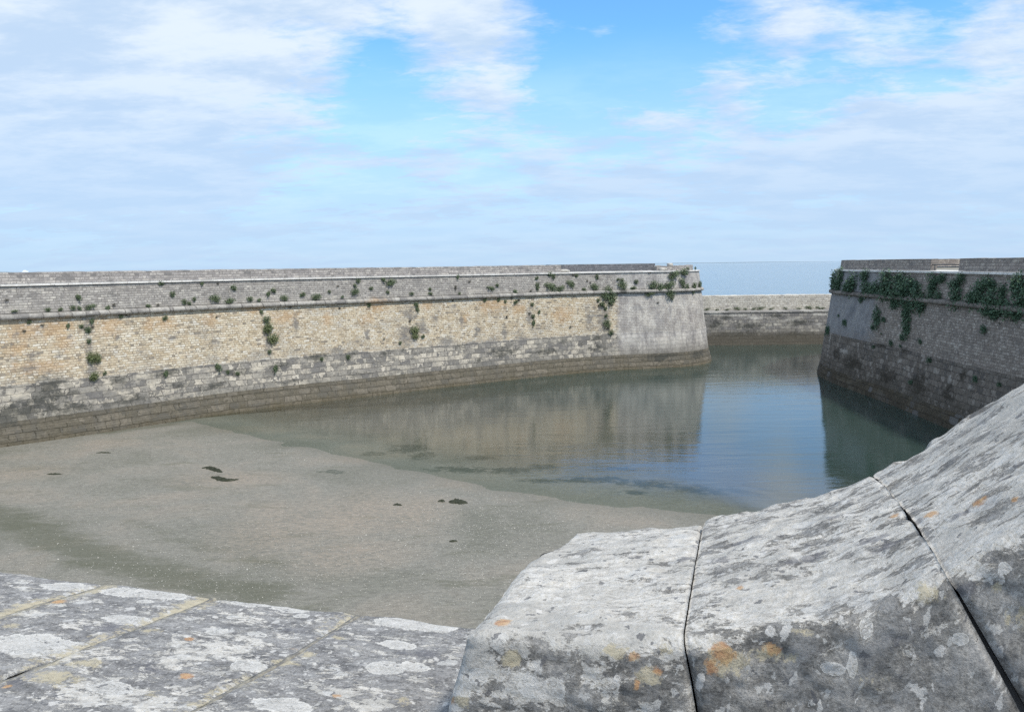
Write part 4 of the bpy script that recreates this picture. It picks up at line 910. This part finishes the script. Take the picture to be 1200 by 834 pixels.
LW_PLANTS = [(91.5, 347.6, 4), (109, 359, 6, 3.5), (82, 361, 4, 3), (91.5, 360.5, 3), (70.5, 362, 3), (55, 363, 4, 2.5), (125, 360, 4, 3), (132, 357, 2.5), (203, 345, 4), (186, 332, 5, 3), (213, 354, 4), (221, 355, 3), (230, 350.5, 3), (250.5, 350, 7, 5),
    (234.7, 331.8, 3.2, 2.4), (257.7, 332, 2), (272, 337, 4.5), (268.7, 352, 6, 4), (293, 350.5, 5, 3.5), (170, 358, 4, 2.4), (184, 357, 2.5), (20, 364, 4, 2), (8, 352, 2.4),
    (314.5, 343.6, 3.5), (321.5, 340, 4), (305, 351, 3.5, 2.4), (331.6, 349.4, 5.6, 4), (354, 344.7, 4.5, 4), (370.7, 348, 7, 4.5), (388, 341.4, 2.6), (396.6, 335.6, 1.8), (415, 334, 3), (421.5, 329.5, 4, 3), (413.5, 342, 6, 4.5), (435, 338, 3.5, 2.6), (448, 327.3, 4, 3), (458, 330.3, 7, 5), (452.5, 342, 3), (402, 347.4, 3, 2), (503.4, 338.4, 2.6), (503.7, 343.6, 4, 2.6), (483.5, 344, 4, 2.4), (538.7, 323.5, 3, 3.5), (535, 337, 2, 4), (549.5, 330.3, 2), (574, 337.4, 6, 3), (581, 334, 3), (540, 343.7, 2.6, 2),
    (603, 341, 4, 3), (629, 325.5, 3.4, 3), (620.4, 341, 2), (642.8, 321.3, 4, 3.5), (648.6, 324, 3.5, 4), (645, 336, 9, 6.5), (655, 338, 6, 4.5), (630, 336, 3.5, 6), (669, 332.3, 6, 5.5), (675, 323, 3, 2.5), (684, 338.7, 3.5, 3), (670, 322.4, 2), (696, 335.5, 6, 5), (698.8, 324.7, 3, 4), (729.7, 334.5, 7, 6), (729, 328.5, 3.5, 3), (721.5, 327, 2.6), (743.7, 330.3, 3.6, 3), (742.5, 337, 5, 2.6), (686, 329.4, 1.8), (691.8, 331, 1.6), (761.5, 319.8, 2.4, 2), (779, 319.2, 2, 1.5),
    (31.7, 377, 3), (30, 388, 2.2), (78.6, 381, 3), (52, 381, 2.5, 1.6), (109, 375.5, 3.5), (92.7, 382.4, 3.5, 2.6), (99.3, 387, 4.6, 4), (106, 383.5, 2), (101.6, 400, 3.2), (138.8, 370, 3, 3.6), (148, 368.6, 2), (192, 372, 4), (122.4, 436.3, 2.6, 3.5), (253.4, 429.6, 5, 5.5), (268.4, 436, 3), (278, 437, 3.2), (252.8, 371.5, 1.8), (193, 437, 4),
    (308, 365, 3), (316.5, 412, 3), (323.3, 431, 4, 5.2), (340, 360.5, 2.2), (429.4, 357.5, 3.6), (406.7, 418.5, 3.6, 4), (487.3, 356.8, 4), (487, 362, 3.5), (494.9, 393.8, 3.2), (470.7, 401.6, 2.6), (481.5, 375.6, 2.2), (530.6, 352.5, 1.8), (451, 397, 1.8), (379.5, 420.5, 3), (399, 361, 2),
    (569.7, 351, 3.2), (582, 351, 3.2), (591.6, 353.4, 2.6), (603.5, 353.4, 4, 3.5), (609, 351.4, 2.5), (600, 350, 2), (625, 356.6, 3.6, 2.6), (631.5, 365, 2.6), (626, 370.6, 3.6, 3), (626.7, 377.7, 3.4, 4.4), (619.5, 367.5, 2), (591.6, 371, 2.2), (668, 383, 2), (699.3, 352, 2.8), (710.4, 361.5, 3), (711, 369.5, 3), (770.8, 355, 1.8), (700, 358, 2)]
for p in LW_PLANTS: put_plant(lw, p[0], p[1], p[2], p[3] if len(p) > 3 else None)
for px, py, rx, ry, k_, lab in [(104.5, 420, 6.5, 8, 'pale', 'olive green bush, left half of the pair halfway up the cream brick at the left'), (112.5, 419.5, 5.5, 7.5, 'pale', 'olive green bush, right half of the pair halfway up the cream brick at the left'),
                               (108, 441.5, 6.5, 6.5, 'pale', 'round olive bush directly below the bush pair, at the foot of the cream brick'),
                               (314, 374.4, 6, 4.6, 'tuft', 'dark tuft directly above the tall hanging bush on the cream brick'), (315, 385, 8, 8, 'pale', 'upper half of the tall hanging olive bush on the cream brick'), (317, 396, 7, 8.5, 'pale', 'lower half of the tall hanging olive bush on the cream brick'),
                               (485.5, 386, 6.5, 7, 'pale', 'yellowish bush on the grey stained streak of the cream brick'), (484, 393.5, 5, 5, 'pale', 'small yellowish bush directly below the other on the grey streak'),
                               (706.5, 345.5, 7.5, 6.5, 'shrub', 'broad green shrub hanging over the ledge where the cream brick ends'), (716.5, 348.5, 6.5, 10, 'shrub', 'tall green shrub hanging below the ledge where the pale wall end begins'), (711, 339, 5.5, 6, 'shrub', 'green shrub growing up from the ledge above the hanging pair'),
                               (706.5, 356, 5, 4.5, 'tuft', 'green tuft at the top of the vertical row where the cream brick ends'), (710, 379.5, 6, 6.5, 'shrub', 'largest shrub in the vertical row where the cream brick ends'), (717, 389.5, 4.6, 4, 'tuft', 'lowest tuft of the vertical row where the cream brick ends'),
                               (766, 333, 6.5, 6, 'shrub', 'green shrub on the ledge at the left of the wall-end cluster'), (772, 336, 6, 6, 'shrub', 'green shrub second from the left in the wall-end cluster on the ledge'), (783, 334, 8, 6, 'shrub', 'wide green shrub in the middle of the ledge cluster at the wall end'),
                               (784, 345, 6.5, 7.5, 'shrub', 'rounded shrub hanging under the ledge in the middle of the wall-end cluster'), (763, 344, 7, 3, 'shrub', 'thin dark shrub hanging just under the ledge, left of the rounded one'),
                               (790, 322, 8.5, 6, 'shrub', 'large shrub just under the coping near the wall end, left part'), (800, 318, 7.5, 5, 'shrub', 'large shrub just under the coping near the wall end, right part'), (797.5, 331, 4.5, 8, 'shrub', 'upright shrub joining the coping shrubs down to the ledge'), (803, 336, 4.5, 4, 'tuft', 'small shrub at the foot of the upright shrub near the wall end'),
                               (805, 314.5, 4, 2.6, 'tuft', 'small tuft on the broken parapet near the wall end'), (813.5, 314, 3, 2.2, 'tuft', 'small tuft on the broken parapet at the very end of the wall'),
                               (812, 334, 5, 4.5, 'shrub', 'green shrub on the ledge at the rounded wall end, left of the overhanging one'), (818.5, 332.5, 5, 4.5, 'shrub', 'green shrub overhanging the water at the very corner of the wall end'), (811, 342, 2.6, 3, 'tuft', 'small tuft under the ledge at the rounded wall end')]:
    put_plant(lw, px, py, rx, ry, k_, .05, lab)
RW_BIG = [(986, 326, 9, 8), (978, 330, 6, 8), (993, 338, 8, 6), (982, 335, 6, 7), (1000, 334, 11, 9), (1014, 323, 9, 5), (1014, 338, 9, 7), (1026, 340, 10, 8), (1040, 343, 12, 9), (1042, 329, 13, 8), (1058, 345, 13, 11), (1056, 328, 10, 6), (1070, 335, 12, 9), (1078, 350, 12, 10), (1064, 362, 8, 10), (1064, 382, 8, 9), (1082, 358, 8, 7), (1096, 331, 9, 7), (1106, 326, 8, 4), (1094, 343, 8, 6), (1100, 347, 7, 4),
          (1122, 347, 11, 9), (1128, 326, 9, 4), (1140, 350, 10, 8), (1152, 345, 9, 10), (1162, 334, 9, 8), (1160, 356, 10, 10), (1174, 358, 13, 11), (1164, 368, 9, 6), (1190, 368, 9, 8), (1196, 333, 10, 10), (1194, 352, 12, 11), (1050, 356, 8, 6), (1120, 334, 7, 5), (1178, 340, 6, 5), (1212, 345, 14, 16)]
RW_SMALL = [(1011, 350.6, 5), (991, 378.6, 5.5, 6), (983, 370, 2.6), (1028, 372, 7.5, 9), (1037, 375, 5), (1024, 384, 4, 4), (1056.4, 396, 4.6, 5.5), (1045, 401, 4.2, 5), (1079, 399.6, 3.2, 4), (1025, 406.5, 3.5, 3), (1154, 385, 6, 6.5), (971, 388, 4, 9), (1092, 423, 5, 5), (1145.4, 445, 4.5, 6), (1171.4, 450.4, 4, 4), (1068, 447, 5, 3.5), (1056, 405, 3, 2.5), (1033, 391, 1.8)]
for px, py, rx, ry in RW_BIG: put_plant(rw, px, py, rx * 1.08, ry * 1.08, 'ivy', .0, 'ivy')
for p in RW_SMALL: put_plant(rw, p[0], p[1], p[2], p[3] if len(p) > 3 else None, 'ivy' if p[2] > 6 else 'darktuft', 0, 'small')
# the ledge of the sea wall: plants stand on it
for px, rx, ry in [(829, 5, 3), (840, 4, 2), (852, 5, 2.2), (863, 7, 3.4), (873, 4, 2.4), (884, 5, 3), (892, 7, 3.8), (904, 4.5, 2.5), (920, 4, 2.6), (936, 5, 2), (947, 8, 3.6), (958, 6, 3), (964, 4, 2.4), (975, 3.5, 2.5)]:
    d = ray(px, 362); kk = 84.6 / d[1]; q = EYE + d * kk
    me = random.choice(PR['shrub']); o = bpy.data.objects.new('ledge_shrub', me); col.objects.link(o)
    s_ = rx * 84 / F_PX; h_ = ry * 84 / F_PX; o.location = (q[0], 84.3 + random.uniform(0, .3), 3.44 + h_ * .6); o.scale = (s_, .5, h_)
    placed.append((o, None, px, 361, rx, px, 3.5, None, 'ledge'))
# labels: each zone is a row counted from the left
def zone(p):
    o, wall, px, py, rx, sv, z, lab, k_ = p
    if wall is lw:
        if z > 7.35: return ('under the long wall coping', 'plants under the long wall coping')
        if z > 6.85: return ('midway up the grey upper band', 'plants on the upper band of the long wall')
        if z > 6.15: return ('along the long wall ledge', 'plants along the ledge of the long wall')
        if z > 5.4: return ('at the cream brick top', 'plants at the top of the cream brick')
        if z > 3.1: return ('amid the cream brick face', 'plants on the cream brick face')
        return ('on grey blocks below cream brick', 'plants on the grey blocks of the long wall')
    if wall is rw:
        if lab == 'small': return ('below the ivy on the bastion', 'tufts below the ivy on the bastion')
        return ('in the ivy belt, right bastion', 'ivy shrubs on the bastion')
    return ('on the ledge of the distant sea wall', 'plants on the sea wall ledge')
rows = {}
for p in placed: rows.setdefault(zone(p), []).append(p)
for (where, grp), ps in rows.items():
    lst = sorted([p for p in ps if not (p[7] and len(p[7]) > 6)], key=lambda p: p[2])
    for i, p in enumerate(lst):
        size = 'tiny' if p[4] < 2.7 else ('small' if p[4] < 5.5 else 'bushy')
        colr = 'dark green' if p[1] is rw else ('dry brownish' if p[8] == 'drytuft' else 'green')
        pos_ = ('leftmost of its row' if i == 0 else ('rightmost of its row' if i == len(lst) - 1 else (ORD[i] + ' from the left' if i < len(ORD) else 'beyond')))
        tag(p[0], f'{size} {colr} plant {where}, {pos_}', 'plant', grp)
    for p in ps:
        if p[7] and len(p[7]) > 6: tag(p[0], p[7], 'plant', grp)

# ------------------------------------------------------------------ things on the beach
def ground_z(x, y):
    D_ = float(shore(np.array([x]), np.array([y]))[0])
    z = (-.035 * D_ - .0012 * D_ * D_) if D_ > 0 else -.012 * D_
    return min(max(z, -2.6), .38) + (mnoise.noise(Vector((x * .12, y * .12, 1))) * .05 * min(1, max(.12, abs(D_) / 6)) + mnoise.noise(Vector((x * .5, y * .9, 4))) * .008) * min(1, max(.25, 1 - D_ / 14))
def weed_clump(path_px, width, h, lab, seed):
    pts = [atz(px, py, .15) for px, py in path_px]; P, S = resample([p[:2] for p in pts], .04)
    V = []; F = []; nn = 9
    T = np.gradient(P, axis=0); T /= np.linalg.norm(T, axis=1)[:, None]; Np = np.stack([T[:, 1], -T[:, 0]], 1)
    for i, (p, n_) in enumerate(zip(P, Np)):
        f = math.sin(math.pi * min(1, max(0, (i + .3) / (len(P) - .4)))) ** .5
        wd = width * f * (1 + .7 * mnoise.noise(Vector((i * .25, seed, 0))))
        for j in range(nn):
            a_ = -1 + 2 * j / (nn - 1); x, y = p + n_ * wd * a_ * (1 + .5 * mnoise.noise(Vector((i * .5, j, seed))))
            V.append((x, y, ground_z(x, y) - .01 + h * f * max(0, 1 - a_ * a_) * (1 + .9 * mnoise.noise(Vector((i * .6, j * .9, seed + 3))))))
    o = link_mesh('seaweed', V, grid_faces(len(P), nn), M['weed'])
    return tag(o, lab, 'seaweed', 'dark seaweed on the beach')
weed_clump([(236, 546), (243, 545.5), (251, 547.5), (260, 551)], .16, .10, 'dark seaweed strand on the grey beach, upper one of the pair', 1)
weed_clump([(247, 556.5), (256, 558.5), (266, 561), (280, 559.5)], .17, .10, 'dark seaweed strand on the grey beach, lower longer one of the pair', 5)
weed_clump([(55, 554.5), (62, 555), (73, 555)], .09, .05, 'thin dark seaweed strand at the far left of the beach', 9)
weed_clump([(526, 585), (534, 584), (542, 585), (548, 585.5)], .24, .10, 'rounded mound of dark seaweed near the water, right of centre', 13)
weed_clump([(513, 584), (517, 583.5), (521, 584)], .10, .07, 'small dark seaweed scrap just left of the rounded mound', 17)
weed_clump([(460, 588.5), (466, 588), (471, 589)], .08, .05, 'small dark seaweed scrap on the shelly sand, middle of the beach', 21)
weed_clump([(526, 632), (532, 631.5), (536, 632)], .08, .05, 'small dark seaweed scrap lowest down on the shelly sand', 25)
weed_clump([(112, 529.5), (121, 529), (130, 529.5)], .10, .05, 'low dark seaweed strand on the beach near the wall foot', 29)
# shells: countless chips
V = []; F = []
r = random.Random(5)
hot = [(480, 600, 90, 40), (560, 600, 90, 30), (420, 650, 120, 40), (300, 620, 140, 60), (640, 610, 100, 30), (560, 650, 60, 60), (150, 520, 150, 25), (120, 600, 140, 80), (340, 530, 60, 20), (220, 690, 200, 40), (330, 640, 330, 90)]
cnt = 0
while cnt < 9000:
    h_ = r.choice(hot); px = h_[0] + r.gauss(0, .6) * h_[2]; py = h_[1] + r.gauss(0, .6) * h_[3]
    if py < 505: continue
    p = atz(px, py, .1); x, y = p[0], p[1]
    if shore(np.array([x]), np.array([y]))[0] > 1.0: continue
    z = ground_z(x, y); s_ = r.uniform(.006, .019) * (1.8 if r.random() < .012 else 1); a_ = r.uniform(0, 6.28); b0 = len(V)
    for k in range(4):
        q = a_ + k * math.pi / 2 + r.uniform(-.4, .4); V.append((x + math.cos(q) * s_, y + math.sin(q) * s_, z + .004 + r.uniform(0, .01)))
    V.append((x, y, z + s_ * .7)); F += [(b0, b0 + 1, b0 + 4), (b0 + 1, b0 + 2, b0 + 4), (b0 + 2, b0 + 3, b0 + 4), (b0 + 3, b0, b0 + 4)]; cnt += 1
sh = link_mesh('shells', V, F, M['shell'], smooth=False); tag(sh, 'scattered white shell fragments on the sand', 'shells', None, 'stuff')

# ------------------------------------------------------------------ far away: low coast and a white boat
def coast(px0, px1, dist, h, name='coast'):
    V = []; n = 40
    for i in range(n):
        px = px0 + (px1 - px0) * i / (n - 1); d = ray(px, 312); d = d / math.hypot(d[0], d[1]); q = EYE + d * dist
        f = min(1, 4 * i / n, 4 * (n - 1 - i) / n) * (1 + .5 * mnoise.noise(Vector((i * .4, px0, 0))))
        V += [(q[0], q[1], -1), (q[0], q[1], h * f), (q[0] + d[0] * 500, q[1] + d[1] * 500, h * f * .8), (q[0] + d[0] * 900, q[1] + d[1] * 900, -1)]
    return tag(link_mesh(name, V, grid_faces(n, 4), M['coast']), 'low far coast', None, None, 'structure')
coast(-120, 18, 7000, 13); coast(560, 1000, 11000, 7)
def boat_at(px, dist):
    d = ray(px, 312); d = d / math.hypot(d[0], d[1]); q = EYE + d * dist
    B = tag(empty('ferry_boat', (q[0], q[1], 0)), 'tiny white boat on the horizon at the far left', 'boat')
    L_, Wd, Hh = 40, 9, 8; V = []; n = 12; side = np.array([d[1], -d[0]])
    for i in range(n):
        u = i / (n - 1); x = (u - .5) * L_; wd = Wd * .5 * (1 - max(0, (u - .6) / .4) ** 2 * .95)
        for a_, z in ((-1, Hh + u * 1.5), (-.8, 0), (.8, 0), (1, Hh + u * 1.5)):
            p = q[:2] + side * x + d[:2] * a_ * wd; V.append((p[0], p[1], z))
    F = grid_faces(n, 4).tolist() + [(i * 4 + 3, i * 4, i * 4 + 4, i * 4 + 7) for i in range(n - 1)] + [(0, 1, 2, 3), tuple((n - 1) * 4 + k for k in (3, 2, 1, 0))]
    link_mesh('hull', V, F, M['boat_white'], B, smooth=False)
    V = []
    for x, z, wd in ((-12, Hh + .2, 3.4), (-12, Hh + 5.5, 3), (6, Hh + 5.5, 3), (9, Hh + .2, 3.4)):
        for a_ in (-1, 1):
            p = q[:2] + side * x + d[:2] * a_ * wd; V.append((p[0], p[1], z + .6))
    link_mesh('cabin', V, [(0, 2, 3, 1), (2, 4, 5, 3), (4, 6, 7, 5), (6, 0, 1, 7), (0, 6, 4, 2), (1, 3, 5, 7)], M['boat_white'], B, smooth=False)
boat_at(29, 6800)
